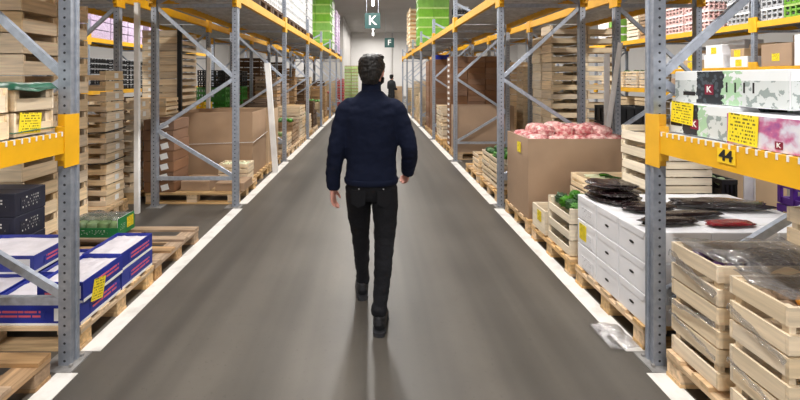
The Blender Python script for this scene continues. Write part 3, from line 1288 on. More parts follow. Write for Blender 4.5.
def blue_carton(label, x, y, z, rz=0.0, lx=.58):
    wy, h, th = .385, .125, .008

    def mk():
        t = thing('fruit_carton', '', 'carton')
        b = MB()
        for s_ in (-1, 1):
            b.box(-lx / 2, s_ * (wy / 2 - th / 2) - th / 2, 0, lx / 2, s_ * (wy / 2 - th / 2) + th / 2, h, 'blue_carton')
            b.box(s_ * (lx / 2 - th / 2) - th / 2, -wy / 2 + th, 0, s_ * (lx / 2 - th / 2) + th / 2, wy / 2 - th, h, 'blue_carton')
        b.box(-lx / 2 + th, -wy / 2 + th, 0, lx / 2 - th, wy / 2 - th, .008, 'blue_carton')
        b.build('tray', t)
        flat('lettering_band', t, lx * .5, h * .42, (-lx * .12, -wy / 2 - .001, h * .5), (0, 0, 0), 'script_red')
        flat('lettering_band', t, wy * .72, h * .42, (lx / 2 + .001, .03, h * .5), (0, 0, PI / 2), 'script_red')
        flat('white_panel', t, lx * .22, h * .6, (lx * .34, -wy / 2 - .001, h * .52), (0, 0, 0), 'white_label')
        flat('white_base_strip', t, lx * .98, h * .1, (0, -wy / 2 - .001, h * .06), (0, 0, 0), 'white_label')
        flat('white_base_strip', t, wy * .98, h * .14, (lx / 2 + .001, 0, h * .08), (0, 0, PI / 2), 'white_label')
        # pale paper liner folded over the contents, a little below the rim
        bm = MB()
        n = 10
        for k in (0, 1):
            for jj in range(n + 1):
                for ii in range(n + 1):
                    u, v = ii / n, jj / n
                    zz = h - .020 + .010 * noise.noise(Vector((u * 4, v * 4, lx))) + .006 * noise.noise(Vector((u * 11, v * 9, 3)))
                    bm.v.append((-lx / 2 + th + .002 + u * (lx - 2 * th - .004), -wy / 2 + th + .002 + v * (wy - 2 * th - .004), zz if k else .012))
        s1 = bm.slot('liner_paper')
        W, T = n + 1, (n + 1) ** 2
        for jj in range(n):
            for ii in range(n):
                a = jj * W + ii
                bm.f.append((T + a, T + a + 1, T + a + W + 1, T + a + W))
                bm.f.append((a, a + W, a + W + 1, a + 1))
        for ii in range(n):
            for (p, q) in ((ii, ii + 1), (n * W + ii + 1, n * W + ii), ((ii + 1) * W, ii * W), (ii * W + n, (ii + 1) * W + n)):
                bm.f.append((p, q, T + q, T + p))
        bm.mi = [s1] * len(bm.f)
        bm.build('liner', t, smooth=False)
        return t
    return place(PROTO, ('blue', lx), mk, (x, y, z), rz, label, 'blue and white fruit cartons')


blue_carton('blue and white carton at the front aisle corner, behind the near left upright, bottom layer', -2.06, 2.61, PZ)
blue_carton('blue and white carton at the front left picture edge, bottom of its pile', -2.665, 2.61, PZ, .005)
blue_carton('blue and white carton at the far aisle corner of the pallet, bottom layer', -2.06, 3.015, PZ, -.004)
blue_carton('blue and white carton in the back corner of the pallet, bottom layer', -2.665, 3.005, PZ, .004)
b2 = blue_carton('short blue carton with a yellow label stacked beside the near left upright', -1.903, 2.625, PZ + .128, .0, .28)
yl(b2, .11, .13, (.144, -.06, .02), 'r', .25)
o = blue_carton('short blue carton stacked at the far aisle corner beside the empty pallet', -1.915, 3.02, PZ + .127, -.01, .28)
for k in list(KIDS.get(o.name, ())):
    if k.name.startswith('price_label'):
        KIDS[o.name].remove(k)
        bpy.data.objects.remove(k)
blue_carton('blue and white carton stacked in the back corner before the navy cartons', -2.66, 2.985, PZ + .127, .01)

pallet('empty wooden pallet holding the green carton, left of the aisle', -2.95, -1.755, 3.23, 4.03, m='old_wood', rows=4)


def navy_deco(t):
    flat('print', t, .42, .10, (0, -.151, .09), (0, 0, 0), 'print_white')
    flat('print', t, .2, .10, (.251, 0, .09), (0, 0, PI / 2), 'print_white')


pallet('wooden pallet under the navy cartons at the left edge', -3.9, -2.97, 2.71, 3.51, parts=False)
cartons('in the pile at the left edge', -3.365, 3.2, PZ, 3, .50, .30, .19, 'navy_carton', 'navy cartons at the left edge', 'navy printed carton',
        deco=navy_deco, dk='navy')
cartons('in the pile behind, left edge', -3.875, 3.2, PZ, 3, .50, .30, .19, 'navy_carton', 'navy cartons at the left edge', 'navy printed carton',
        deco=navy_deco, dk='navy')

# green carton with film-wrapped greens
t = thing('produce_carton', 'green printed carton of film-wrapped greens on the empty pallet', 'carton', (-2.62, 3.88, PZ))
lx, wy, h, th = .46, .26, .14, .008
b = MB()
for s_ in (-1, 1):
    b.box(-lx / 2, s_ * (wy / 2 - th / 2) - th / 2, 0, lx / 2, s_ * (wy / 2 - th / 2) + th / 2, h if s_ > 0 else h * .62, 'green_carton')
b.box(-lx / 2 + th, -wy / 2 + th, 0, lx / 2 - th, wy / 2 - th, .008, 'green_carton')
b.box(-lx / 2, -wy / 2 + th, 0, -lx / 2 + th, wy / 2 - th, h, 'green_carton')
b.build('tray', t)
MB().box(lx / 2 - th, -wy / 2 + th, 0, lx / 2, wy / 2 - th, h + .03, 'green_carton').box(
    lx / 2 - th - .004, -wy / 2 + th, .012, lx / 2 - th, wy / 2 - th, h + .03, 'white_label').build('end_flap', t)
flat('lettering', t, .36, .045, (-.02, -wy / 2 - .001, .045), (0, 0, 0), 'script_white')
flat('lettering', t, .1, .06, (lx / 2 + .001, -.06, .08), (0, 0, PI / 2), 'script_white')
yl(t, .10, .10, (lx / 2 + .002, .055, .095), 'r')
for i in range(8):
    rr = RND
    o = lump('cabbage', None, (-2.62 - .16 + .108 * (i % 4), 3.82 + .116 * (i // 4), PZ + .085), (.05, .05, .045), 'cabbage', i, .2, 8)
    tag(o, 'pale green head in the green carton, %s row, %s from the left' % (('front', 'back')[i // 4], NTH[i % 4]), 'vegetable', 'greens in the green carton')
film_sheet('plastic_film', 'clear film over the greens in the green carton', -2.84, 3.76, -2.41, 4.0, lambda u, v: PZ + .172, 18, 12, .014, 8, .03)

# --- back-to-back row, tall stack of big crates behind the near left upright
pallet('pallet under the tall crate stack behind the near left upright', -4.2, -3.08, 3.52, 4.36, parts=False)
crates('in the tall near left stack, front column', -3.70, 3.535, PZ, 12, .6, .40, .19, 'crate_wood', FULL, [(0.0, .70)],
       'big crates in the tall near left stack', kind='big slatted crate')
crates('in the tall near left stack, rear column', -3.70, 3.95, PZ, 12, .6, .40, .19, 'crate_wood', FULL, [(0.0, .70)],
       'big crates in the tall near left stack', kind='big slatted crate')
# --- next stack: low crates with long slots
pallet('pallet under the slotted crate stack left of the leaning white strip', -4.2, -3.05, 4.53, 4.99)
crates('in the slotted stack left of the white strip', -3.70, 4.64, PZ, 13, .6, .34, .122, 'crate_wood', FG, FULL,
       'slotted crates left of the white strip', kind='slotted crate', stick='side')
for z in (.62, .98):
    b = MB()
    x1, x0, y0, y1 = -3.085, -3.715, 4.625, 4.995
    for (p, q) in (((x0, y0, z), (x1, y0, z + .03)), ((x1, y0, z + .03), (x1, y1, z + .05)), ((x1, y1, z + .05), (x0, y1, z)), ((x0, y1, z), (x0, y0, z))):
        b.bar(p, q, .014, .004, 'strap')
    o = b.build('strap')
    tag(o, 'dark strap around the slotted crate stack, %s' % ('lower' if z < .8 else 'upper'), 'strap', 'straps on the slotted stack')


def strip(label, x, y, z0, z1, lean=(0, 0), wd=.05, m='white_strap'):
    t = thing('edge_strip', label, 'strip', (x, y, z0))
    mt = Matrix.Identity(4)
    b = MB()
    d = Vector((lean[0], lean[1], z1 - z0))
    b.bar((0, 0, 0), d, wd, .008, m)
    b.bar((wd / 2, .02, 0), d + Vector((wd / 2, .02, 0)), .008, wd * .8, m)
    b.build('angle', t)
    return t


strip('white angle strip upright beside the slotted crates on the left', -2.86, 4.83, .0, 2.55)
# second left bay --------------------------------------------------------
pallet('wooden pallet just behind the second left upright frame', -2.96, -1.755, 5.20, 6.0)


def tag_deco(t):
    flat('label', t, .1, .075, (.075, -.212, .065), (0, RND.uniform(-.4, .4), 0), 'white_label')


cartons('in the labelled pile behind the second left frame', -3.0, 5.22, PZ, 7, .40, .42, .136, 'cardboard_dark', 'brown boxes with white labels',
        'brown box with white label', deco=tag_deco, dk='tag', jit=.01)
for i, (x, y, n) in enumerate(((-2.55, 5.3, 1), (-2.08, 5.28, 1))):
    cartons('lying on the pallet behind the second left frame, %s' % ('left' if i == 0 else 'right'), x, y, PZ, n, .38, .36, .13 - .02 * i, 'cardboard',
            'flat brown boxes on the left pallet', 'flat brown box')
pallet('pallet under the low stack behind the second left upright, at the back', -4.3, -3.08, 5.20, 5.97, parts=False)
crates('in the low stack beyond the white strip', -3.70, 5.2, PZ, 9, .6, .36, .135, 'grey_wood', FG, FULL, 'crates beyond the white strip', kind='worn crate', stick='side')
pallet('pallet under the low slatted stack at the back left', -4.3, -3.1, 6.0, 6.42, parts=False)
crates('in the low slatted stack before the tall pale stack', -3.72, 6.02, PZ, 9, .6, .38, .133, 'crate_wood', TWO, TWO, 'crates before the tall pale stack',
       kind='slatted crate')
pallet('pallet under the tall pale stack with the black corner strip', -4.4, -3.12, 6.5, 7.25, parts=False)
crates('in the tall pale stack with black corner strip', -3.77, 6.53, PZ, 20, .6, .64, .114, 'pale_wood', FULL, [(0.0, .6)],
       'crates in the tall pale stack', kind='pale crate', stick='front')
strip('black corner strip on the tall pale crate stack', -3.158, 6.512, .16, 2.5, (0, 0), .06, 'strap')
strip('white strip behind the tall pale crate stack', -3.03, 7.28, .0, 2.2, (0, .1), .06)
# bins and crates further back on the left, seen between the frames
pallet('pallet under the green and black plastic crates, left back row', -4.2, -3.02, 8.2, 9.0, parts=False)
plastics('in the green stack left of the brown bins', -3.62, 8.25, PZ, 5, .58, .38, .26, 'deep_green', 'deep_green', 'green plastic crates on the left', 'deep green plastic crate')
plastics('on top of the green stack', -3.62, 8.25, PZ + 1.3, 3, .58, .38, .12, 'black_plastic', 'black_plastic', 'black trays on the green stack', 'flat black tray')
plastics('in the second green stack', -4.22, 8.25, PZ, 5, .58, .38, .26, 'deep_green', 'lime_plastic', 'green plastic crates at the back left', 'green plastic crate')
pallet('pallet under the second green stack group, left back row', -4.2, -3.02, 9.2, 10.0, parts=False)
plastics('in the green stack farther back left', -3.62, 9.3, PZ, 5, .58, .38, .26, 'deep_green', 'deep_green', 'green crates farther back left', 'green plastic crate')
plastics('on top of the farther green stack', -3.62, 9.3, PZ + 1.3, 3, .58, .38, .12, 'black_plastic', 'black_plastic', 'black trays farther back left', 'flat black tray')
pallet('pallet under the black trays before the white wall, left', -4.25, -3.05, 7.33, 7.8, parts=False)
plastics('in the dark stack beside the yellow bin', -4.25, 7.35, PZ, 8, .5, .42, .17, 'black_plastic', 'black_plastic', 'dark crates at the left', 'black plastic crate')
plastics('beside the tall pale stack', -3.62, 7.38, PZ, 4, .5, .38, .26, 'plate_yellow', 'plate_yellow', 'yellow bins at the left', 'yellow plastic bin')

# brown bins and produce crates in the left rack, second bay
bulk_box('large brown cardboard bin behind the produce crates on the left', -3.0, 6.14, PZ, 1.15, .76, .97)
pallet('pallet under the large brown bin on the left', -3.02, -1.80, 6.12, 6.92)
bulk_box('brown cardboard bin by the third left upright', -2.95, 7.0, PZ, 1.12, .72, .93, 'cardboard_light')
pallet('pallet under the brown bin by the third left upright', -2.98, -1.79, 6.98, 7.76)
strip('white board leaning before the brown bin near the third left upright', -1.70, 6.945, .0, 1.9, (-.14, .0), .085)
crates('before the large left brown bin, at the aisle', -2.2, 5.68, PZ, 2, .42, .28, .14, 'pale_wood', TWO, FULL, 'small crates before the left bin', kind='small crate')
fruit_heap('cream vegetable in the small crate before the large left bin', -2.17, 5.71, -1.81, 5.93, PZ + .25, 18, .028, 'shaft', 'vegetable', 'vegetable',
           'vegetables in the small left crate', 3)
b = MB()
b.bar((-3.0, 6.115, .62), (-1.82, 6.115, .66), .006, .006, 'white_strap')
b.bar((-1.822, 6.115, .66), (-1.822, 6.9, .72), .006, .006, 'white_strap')
tag(b.build('strap'), 'thin white strap across the large left brown bin', 'strap')

# left rack, bays further back
GROW = 'produce crates farther along the left rack'


def far_load(desc, x0, x1, y0, sgn, heights, kinds, group, seed, wy=.38, stuff=False):
    """a pallet of crates; columns across X, two along Y at most"""
    r = random.Random(seed)
    pallet('pallet under ' + desc, x0 - .02, x1 + .02, y0 - .01, y0 + .8, parts=False)
    nc = len(heights)
    wx = (x1 - x0) / nc
    names = ['aisle-side column', 'second column', 'third column'] if sgn < 0 else ['aisle-side column', 'second column', 'third column']
    for i, n in enumerate(heights):
        xx = x1 - (i + 1) * wx if sgn < 0 else x0 + i * wx
        m, hh = kinds[i % len(kinds)]
        crates('in ' + desc + ', ' + names[i], xx + .01, y0 + .02, PZ, n, wx - .02, wy, hh, m, TWO, TWO, group, parts=False, kind='slatted crate', stuff=stuff)
        if i == 0:
            crates('in ' + desc + ', rear column', xx + .01, y0 + .41, PZ, max(1, n - r.randint(0, 2)), wx - .02, wy, hh, m, TWO, TWO,
                   group, parts=False, kind='slatted crate', stuff=stuff)


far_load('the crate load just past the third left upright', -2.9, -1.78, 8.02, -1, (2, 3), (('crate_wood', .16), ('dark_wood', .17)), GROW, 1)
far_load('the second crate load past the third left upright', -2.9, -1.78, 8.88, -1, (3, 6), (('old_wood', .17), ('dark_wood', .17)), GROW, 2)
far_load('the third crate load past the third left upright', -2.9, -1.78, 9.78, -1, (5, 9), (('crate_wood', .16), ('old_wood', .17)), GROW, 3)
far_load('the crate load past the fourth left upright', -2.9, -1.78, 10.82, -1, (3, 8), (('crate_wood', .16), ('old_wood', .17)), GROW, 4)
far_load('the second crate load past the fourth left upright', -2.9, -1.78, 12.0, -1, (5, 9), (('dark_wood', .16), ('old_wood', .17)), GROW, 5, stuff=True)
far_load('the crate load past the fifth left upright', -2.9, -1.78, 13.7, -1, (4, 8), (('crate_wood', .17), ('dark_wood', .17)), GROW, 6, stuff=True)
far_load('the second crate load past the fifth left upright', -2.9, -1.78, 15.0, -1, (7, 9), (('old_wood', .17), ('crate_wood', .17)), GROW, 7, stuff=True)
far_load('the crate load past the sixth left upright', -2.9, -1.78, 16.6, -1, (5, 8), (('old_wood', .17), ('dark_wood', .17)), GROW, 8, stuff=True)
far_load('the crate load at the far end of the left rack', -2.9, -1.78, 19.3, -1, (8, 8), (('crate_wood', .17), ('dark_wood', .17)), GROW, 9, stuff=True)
for (x, y, z, m, d, s) in ((-2.28, 8.05, .49, 'cabbage', 'pale green head on the crates just past the third left upright', 5),
                           (-2.28, 8.95, .68, 'leaf', 'leafy green on the second load past the third left upright', 6),
                           (-2.28, 10.85, .66, 'cabbage', 'pale head on the load past the fourth left upright', 7),
                           (-2.28, 13.75, .86, 'leaf', 'leafy green on the load past the fifth left upright', 8),
                           (-2.28, 16.65, 1.03, 'red_fruit', 'red vegetable on the load past the sixth left upright', 9)):
    fruit_heap(d, x, y, x + .46, y + .3, z, 14, .055, m, 'vegetable', 'vegetable', d.split(' on ')[1][:40], s)
# dark backdrop loads of the back-to-back left row
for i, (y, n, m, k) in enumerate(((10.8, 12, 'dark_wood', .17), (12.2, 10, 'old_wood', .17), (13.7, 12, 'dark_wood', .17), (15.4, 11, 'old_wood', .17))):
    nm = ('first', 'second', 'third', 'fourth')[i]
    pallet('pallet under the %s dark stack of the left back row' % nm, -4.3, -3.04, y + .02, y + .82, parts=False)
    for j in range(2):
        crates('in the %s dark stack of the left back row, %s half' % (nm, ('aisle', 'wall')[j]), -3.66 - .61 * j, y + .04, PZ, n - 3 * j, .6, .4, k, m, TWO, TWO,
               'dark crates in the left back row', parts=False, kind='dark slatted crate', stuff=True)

# far left rack: packs on the upper deck, dark goods below
for i in range(6):
    y = (10.82, 11.64, 12.46, 13.62, 14.44, 15.26)[i]
    cartons('%s on the upper deck of the far left rack' % ('first', 'second', 'third', 'fourth', 'fifth', 'sixth')[i], -8.2, y, TOP + .002, 3, .58, .78, .24, 'lilac_carton',
            'lilac packs on the far left rack', 'lilac and white pack', seam='purple_carton', gap=.02)
for i in range(5):
    y = (10.82, 11.7, 12.55, 13.65, 14.7)[i]
    plastics('%s in the far left rack lower level' % ('first', 'second', 'third', 'fourth', 'fifth')[i], -8.2, y, 1.302, 6, .58, .7, .15, 'black_plastic', 'grey_plastic',
             'dark crates on the far left rack', 'black crate')
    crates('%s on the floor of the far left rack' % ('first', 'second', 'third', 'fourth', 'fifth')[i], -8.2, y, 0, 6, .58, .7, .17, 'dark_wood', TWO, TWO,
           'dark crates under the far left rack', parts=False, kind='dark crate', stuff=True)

# ---- upper deck of the left rack
UZ = TOP + PZ + .002


def upper_pallets(side, desc, x0, x1, ys, m='dark_wood'):
    for i, y in enumerate(ys):
        pallet('dark pallet %s on the upper deck, %s' % (('first', 'second', 'third', 'fourth', 'fifth', 'sixth', 'seventh', 'eighth')[i], desc), x0, x1, y, y + .8, TOP + .002,
               m, parts=(i < 4))


ysW = [6.13, 6.96, 8.0, 8.85, 9.7, 10.84]
upper_pallets(-1, 'left of the aisle', -2.92, -1.74, ysW)
for i, y in enumerate(ysW):
    for j in range(2):
        plastics('in white column %s on the left upper deck' % ('one', 'two', 'three', 'four', 'five', 'six', 'seven', 'eight', 'nine', 'ten', 'eleven', 'twelve')[2 * i + j],
                 -2.36, y + .40 * j, UZ, 7, .60, .39, .22, 'white_plastic', 'grey_plastic', 'white crates on the left upper deck', 'white plastic crate', slots=True)
pallet('dark pallet under the green crates on the left upper deck', -2.95, -1.74, 16.42, 17.22, TOP + .002, 'dark_wood', parts=False)
for j in range(2):
    for q in range(2):
        plastics('in the %s %s green column, left upper deck' % (('front', 'rear')[q], ('aisle', 'inner')[j]), -2.35 - .6 * j, 16.44 + .4 * q, UZ, 6, .59, .39, .36,
                 'green_plastic', 'lime_plastic', 'green crates on the left upper deck', 'green plastic crate', slots=False)
pallet('second dark pallet under green crates on the left upper deck', -2.95, -1.74, 17.5, 18.3, TOP + .002, 'dark_wood', parts=False)
for q in range(2):
    plastics('in the %s white-green column, left upper deck' % ('front', 'rear')[q], -2.35, 17.52 + .4 * q, UZ, 6, .59, .39, .36, 'white_plastic', 'green_plastic',
             'white and green crates on the left upper deck', 'white plastic crate with green rim', slots=False)
pallet('dark pallet under the lilac packs at the end of the left upper deck', -2.95, -1.74, 19.3, 20.1, TOP + .002, 'dark_wood', parts=False)
pallet('second dark pallet under lilac packs at the end of the left upper deck', -2.95, -1.74, 20.5, 21.3, TOP + .002, 'dark_wood', parts=False)
for q in range(4):
    y = 19.32 + .4 * q + (.38 if q > 1 else 0)
    cartons('in lilac column %s on the left upper deck' % ('one', 'two', 'three', 'four')[q], -2.35, y, UZ, 13, .59, .38, .16, 'lilac_carton',
            'lilac packs on the left upper deck', 'lilac and white pack', seam='purple_carton', gap=.03)

# ---- green stack at the end of the aisle
for q in range(2):
    plastics('in the lime stack at the aisle end, %s column' % ('right', 'left')[q], -1.75 + (.0 if q else .42) - .0, 24.6, 0.0, 12, .4, .6, .2, 'lime_plastic', 'old_wood',
             'lime crates at the end of the aisle', 'lime green crate')
plastics('in the low red stack at the aisle end', -2.2, 23.4, 0, 8, .5, .4, .2, 'red_fruit', 'red_ink', 'red crates at the end of the aisle', 'red plastic crate')

# ================================================================== RIGHT SIDE
# --- near right low shelf: printed cartons
def printed(label, x0, y0, z0, lx, wy, h, pm, slits=False, logo=None):
    t = thing('printed_carton', label, 'carton', (x0 + lx / 2, y0 + wy / 2, z0), 0, None)
    o = bpy.data.objects.new('body', box_mesh('carton_body', lx, wy, h, 'white_carton', .004))
    o.location = (0, 0, h / 2)
    link(o, t)
    flat('print', t, wy - .006, h - .006, (-lx / 2 - .001, 0, h / 2), (0, 0, -PI / 2), pm)
    flat('print', t, lx - .006, h - .006, (0, -wy / 2 - .001, h / 2), (0, 0, 0), pm)
    if slits:
        for k in range(4):
            pbox('vent_slit', t, -lx / 2 - .003, -.02 - .045 * k - .004, h * .38, -lx / 2 - .0005, -.02 - .045 * k + .004, h * .66, 'ink', along='z')
    pbox('hand_hole', t, -lx / 2 - .003, wy * .27, h * .24, -lx / 2 - .0005, wy * .27 + .08, h * .36, 'ink', along='y') if logo else None
    if logo:
        yy, zz, ss = logo
        q = flat('logo', t, ss, ss, (-lx / 2 - .003, yy, zz), (0, 0, -PI / 2), 'logo_red')
        lettering('logo_letter', q, 'K', ss * .9, (0, -.0015, 0), (PI / 2, 0, 0), 'white_label', .0008, ss * .015)
    return t


pc1 = printed('large white printed carton with a dark berry panel, upper one on the near right shelf', 1.70, 1.63, SH + .165, .5, .62, .170, 'fruit_print', True,
              (.08, .075, .05))
pc2 = printed('white printed carton with yellow label beside the near right upright, lower one', 1.66, 1.85, SH, .5, .385, .163, 'fruit_print', False, (.02, .06, .05))
yl(pc2, .15, .115, (-.256, .10, .112), 'l', .06)
pc3 = printed('white and pink printed carton with a yellow label on the near right shelf', 1.614, 1.50, SH, .5, .325, .142, 'berry_print', False, None)
yl(pc3, .14, .13, (-.255, .08, .075), 'l', .05)
q = flat('logo', pc3, .03, .03, (-.253, -.075, .03), (0, 0, -PI / 2), 'logo_red')
lettering('logo_letter', q, 'K', .027, (0, -.0015, 0), (PI / 2, 0, 0), 'white_label', .0008, .0005)
pc4 = printed('purple berry printed carton at the right edge of the near shelf', 1.614, 1.13, SH, .5, .36, .15, 'berry_print', False, None)
flat('white_panel', pc4, .2, .085, (-.253, .03, .045), (0, 0, -PI / 2), 'white_label')

# --- near right floor bay: film-wrapped crates
pallet('pallet under the film-wrapped crates at the right edge', 1.62, 2.82, 1.40, 2.21)
BG = [(0.0, .44), (.56, 1.0)]
c1 = crates('in the front right stack by the upright', 1.645, 1.905, PZ, 3, .6, .30, .2, 'pale_wood', BG, BG, 'crates in the front right stack by the upright',
            kind='pale slatted crate', th=.014, jit=.003)
c2 = crates('in the right picture edge stack', 1.63, 1.565, PZ, 3, .6, .262, .2, 'pale_wood', BG, BG, 'crates in the right edge stack', kind='pale slatted crate',
            th=.014, jit=.003)
c3 = crates('in the taller stack behind the right edge crates', 2.262, 1.86, PZ, 4, .54, .33, .2, 'pale_wood', BG, BG, 'crates behind the right edge stack',
            kind='pale slatted crate', th=.014, jit=.003)
for (x0, y0, x1, y1, z, m, nm, d, g, s) in (
        (1.68, 1.935, 2.21, 2.175, PZ + .545, 'aubergine', 'aubergine', 'dark purple aubergine under film in the front right crate', 'aubergines under film', 1),
        (1.67, 1.595, 2.19, 1.80, PZ + .535, 'mushroom', 'potato', 'brown potato under film in the right edge crate', 'potatoes under film', 2)):
    fruit_heap(d, x0, y0, x1, y1, z, 40, .04, m, nm, 'vegetable', g, s)
fruit_heap('orange fruit in the corner of the right edge crate', 1.72, 1.59, 1.92, 1.67, PZ + .59, 3, .034, 'orange_fruit', 'orange', 'fruit', 'oranges in the right edge crate', 4)
film_sheet('plastic_film', 'clear wrinkled film over the front right crate by the upright', 1.655, 1.915, 2.24, 2.20, lambda u, v: PZ + .618 - .01 * math.sin(PI * u), 40, 22,
           .020, 1)
film_sheet('plastic_film', 'clear wrinkled film over the right edge crate', 1.64, 1.575, 2.22, 1.82, lambda u, v: PZ + .62 - .012 * math.sin(PI * u), 40, 22, .022, 2)
film_sheet('plastic_scrap', 'crumpled clear film bunched between the two front right crate stacks', 1.64, 1.79, 2.05, 1.95, lambda u, v: PZ + .66 + .02 * math.sin(PI * v), 24, 14, .028, 9, .05)


def film_wrap(label, x, y0, y1, bands, seed):
    """narrow bunched bands of stretch film drawn along a stack of crates"""
    b = MB()
    for bi, (za, zb, wd) in enumerate(bands):
        rings = []
        for i in range(15):
            u = i / 14
            p = Vector((u * 6 + seed, bi * 3.0, seed))
            rings.append((x + .004 * noise.noise(p * 2), y0 + (y1 - y0) * u, za + (zb - za) * u + .012 * noise.noise(p),
                          wd * (.6 + .5 * abs(noise.noise(p * 1.7))), .0035))
        b.loft(rings, 8, 'clear_film', side=(0, 0, 1))
    return tag(b.build('stretch_film', None, smooth=True), label, 'film')


film_wrap('clear bands of stretch film along the front right crate stack', 1.632, 1.91, 2.205, ((.30, .36, .016), (.46, .42, .02), (.60, .68, .03)), 2)
film_wrap('clear bands of stretch film along the right edge crate stack', 1.617, 1.57, 1.825, ((.30, .36, .02), (.52, .60, .025)), 7)
film_sheet('plastic_scrap', 'crumpled scrap of clear film on the floor by the near right upright', 1.43, 2.41, 1.615, 2.64, lambda u, v: .045 * math.sin(PI * u) * math.sin(PI * v) + .012, 16, 20, .02, 5)

# --- first full right bay: white cartons
pallet('wooden pallet under the white cartons on the right', 1.625, 2.825, 2.405, 3.215)


def build_whitebox():
    t = thing('white_carton', '', 'carton')
    lx, wy, h = .395, .264, .188
    o = bpy.data.objects.new('body', box_mesh('carton_body', lx, wy, h - .003, 'white_carton', .003))
    o.location = (0, 0, (h - .003) / 2)
    link(o, t)
    # folded lid panel with slanted ends on each end face
    for s in (-1, 1):
        b = MB()
        x = s * (lx / 2 + .0012)
        pr = [(-wy / 2 + .004, h - .006), (wy / 2 - .004, h - .006), (wy / 2 - .022, h * .74), (-wy / 2 + .022, h * .74)]
        b.prism(pr, (x - .0012, 0, 0), (0, 1, 0), (0, 0, 1), (1, 0, 0), .0024, 'white_carton')
        b.build('end_flap', t)
        b = MB()
        b.loft([(x - .0015, 0, h * .42, .022, .0085), (x + .0015, 0, h * .42, .022, .0085)], 14, 'ink', side=(0, 1, 0))
        b.build('hand_hole', t)
    pbox('tape', t, -lx / 2, -.02, h - .0035, lx / 2, .02, h - .002, 'white_plastic', along='x')
    return t


wn = {0: 'aisle-side row', 1: 'middle row', 2: 'inner row'}
yn = {0: 'nearest column', 1: 'centre column', 2: 'far column'}
for k in range(3):
    for i in range(3):
        for j in range(3):
            o = place(PROTO, 'wbox', build_whitebox, (1.64 + .2 + .402 * i, 2.405 + .135 + .268 * j, PZ + .19 * k), 0,
                      'white carton with hand hole, %s of the right pallet, %s, %s' % (wn[i], yn[j], ('bottom layer', 'middle layer', 'top layer')[k]),
                      'white cartons with hand holes')
            if i == 0 and j == 2:
                flat('print', o, .15, .09, (-.1995, -.01, .06), (0, 0, -PI / 2), 'script_grey')
                if k == 1:
                    yl(o, .10, .12, (-.201, .05, .10), 'l')
WT = PZ + .57


def date_bag(label, loc, r, rz, seed, m='date_dark', tilt=0.0):
    o = lump('vacuum_bag', None, loc, r, m, seed, .22, 5, rz, 4)
    o.rotation_euler = (0, tilt, rz)
    return tag(o, label, 'bag', 'dark bags on the white cartons')


date_bag('dark bag of dried fruit, lowest of the pile at the far aisle corner', (1.83, 3.04, WT + .022), (.165, .14, .020), .15, 1)
date_bag('dark bag of dried fruit, middle of the pile at the far aisle corner', (1.82, 3.045, WT + .070), (.160, .135, .020), .0, 2)
date_bag('dark bag of dried fruit on top of the pile at the far aisle corner', (1.815, 3.05, WT + .118), (.152, .13, .020), -.1, 3)
date_bag('long dark bag farthest from the aisle on the white cartons', (2.45, 2.84, WT + .034), (.30, .080, .028), -.14, 4)
date_bag('dark bag lying behind the near upright on the white cartons', (1.93, 2.80, WT + .026), (.17, .07, .022), .05, 5)
date_bag('thin dark bag before the long one on the white cartons', (2.10, 2.66, WT + .022), (.22, .045, .017), .10, 6)
date_bag('small reddish dark bag beside the near upright on the white cartons', (1.87, 2.54, WT + .022), (.18, .045, .017), .1, 7)
tag(date_bag('', (2.25, 2.52, WT + .013), (.15, .05, .009), .1, 8, 'meat_red'), 'deep red flat pack lying on the white cartons', 'pack')

# vegetable crates behind
pallet('pallet under the slatted vegetable crates on the right', 1.625, 2.825, 3.30, 4.11)
g1 = crates('of spring onions beside the white cartons', 1.645, 3.34, PZ, 3, .58, .42, .135, 'white_wood', FULL, [(0.0, .56)], 'spring onion crates beside the white cartons',
            kind='pale slatted crate', th=.012)
g2 = crates('with yellow label at the far end of the vegetable pallet', 1.635, 3.79, PZ, 1, .36, .3, .235, 'white_wood', FULL, FULL, None, kind='pale crate', th=.012)
yl(g2[0], .09, .10, (-.183, -.02, .15), 'l')
crates('of onions behind the spring onion crates', 2.02, 3.79, PZ, 4, .58, .3, .135, 'pale_wood', FULL, TWO, 'crates behind the spring onion crates', kind='pale slatted crate', th=.012)
for i in range(7):
    leek('spring onion, %s from the near end, in the top crate beside the white cartons' % NTH[i], 'spring onions in the top crate',
         (2.165 + RND.uniform(-.01, .01), 3.40 + .05 * i, PZ + .415 + RND.uniform(0, .02)), PI + RND.uniform(-.08, .08), i % 5, .62)
for k in range(2):
    for i in range(5):
        leek('spring onion, %s from the near end, showing in the %s crate beside the white cartons' % (NTH[i], ('bottom', 'middle')[k]), 'spring onions in the lower crates',
             (2.05 + RND.uniform(-.03, .03), 3.42 + .065 * i, PZ + .07 + .135 * k), PI + RND.uniform(-.08, .08), (i + k) % 5, .8)
for i in range(5):
    leek('green onion, %s from the near end, on the crate behind the spring onions' % NTH[i], 'green onions on the rear crate',
         (2.15 + RND.uniform(-.04, .04), 3.83 + .052 * i, PZ + .515), RND.uniform(-.08, .08), i % 5, .85)
crates('in the pale stack between white cartons and brown bin', 2.335, 3.335, PZ, 8, .49, .42, .133, 'white_wood', SOLID, [(0, .68)],
       'pale crates between white cartons and brown bin', kind='pale crate')

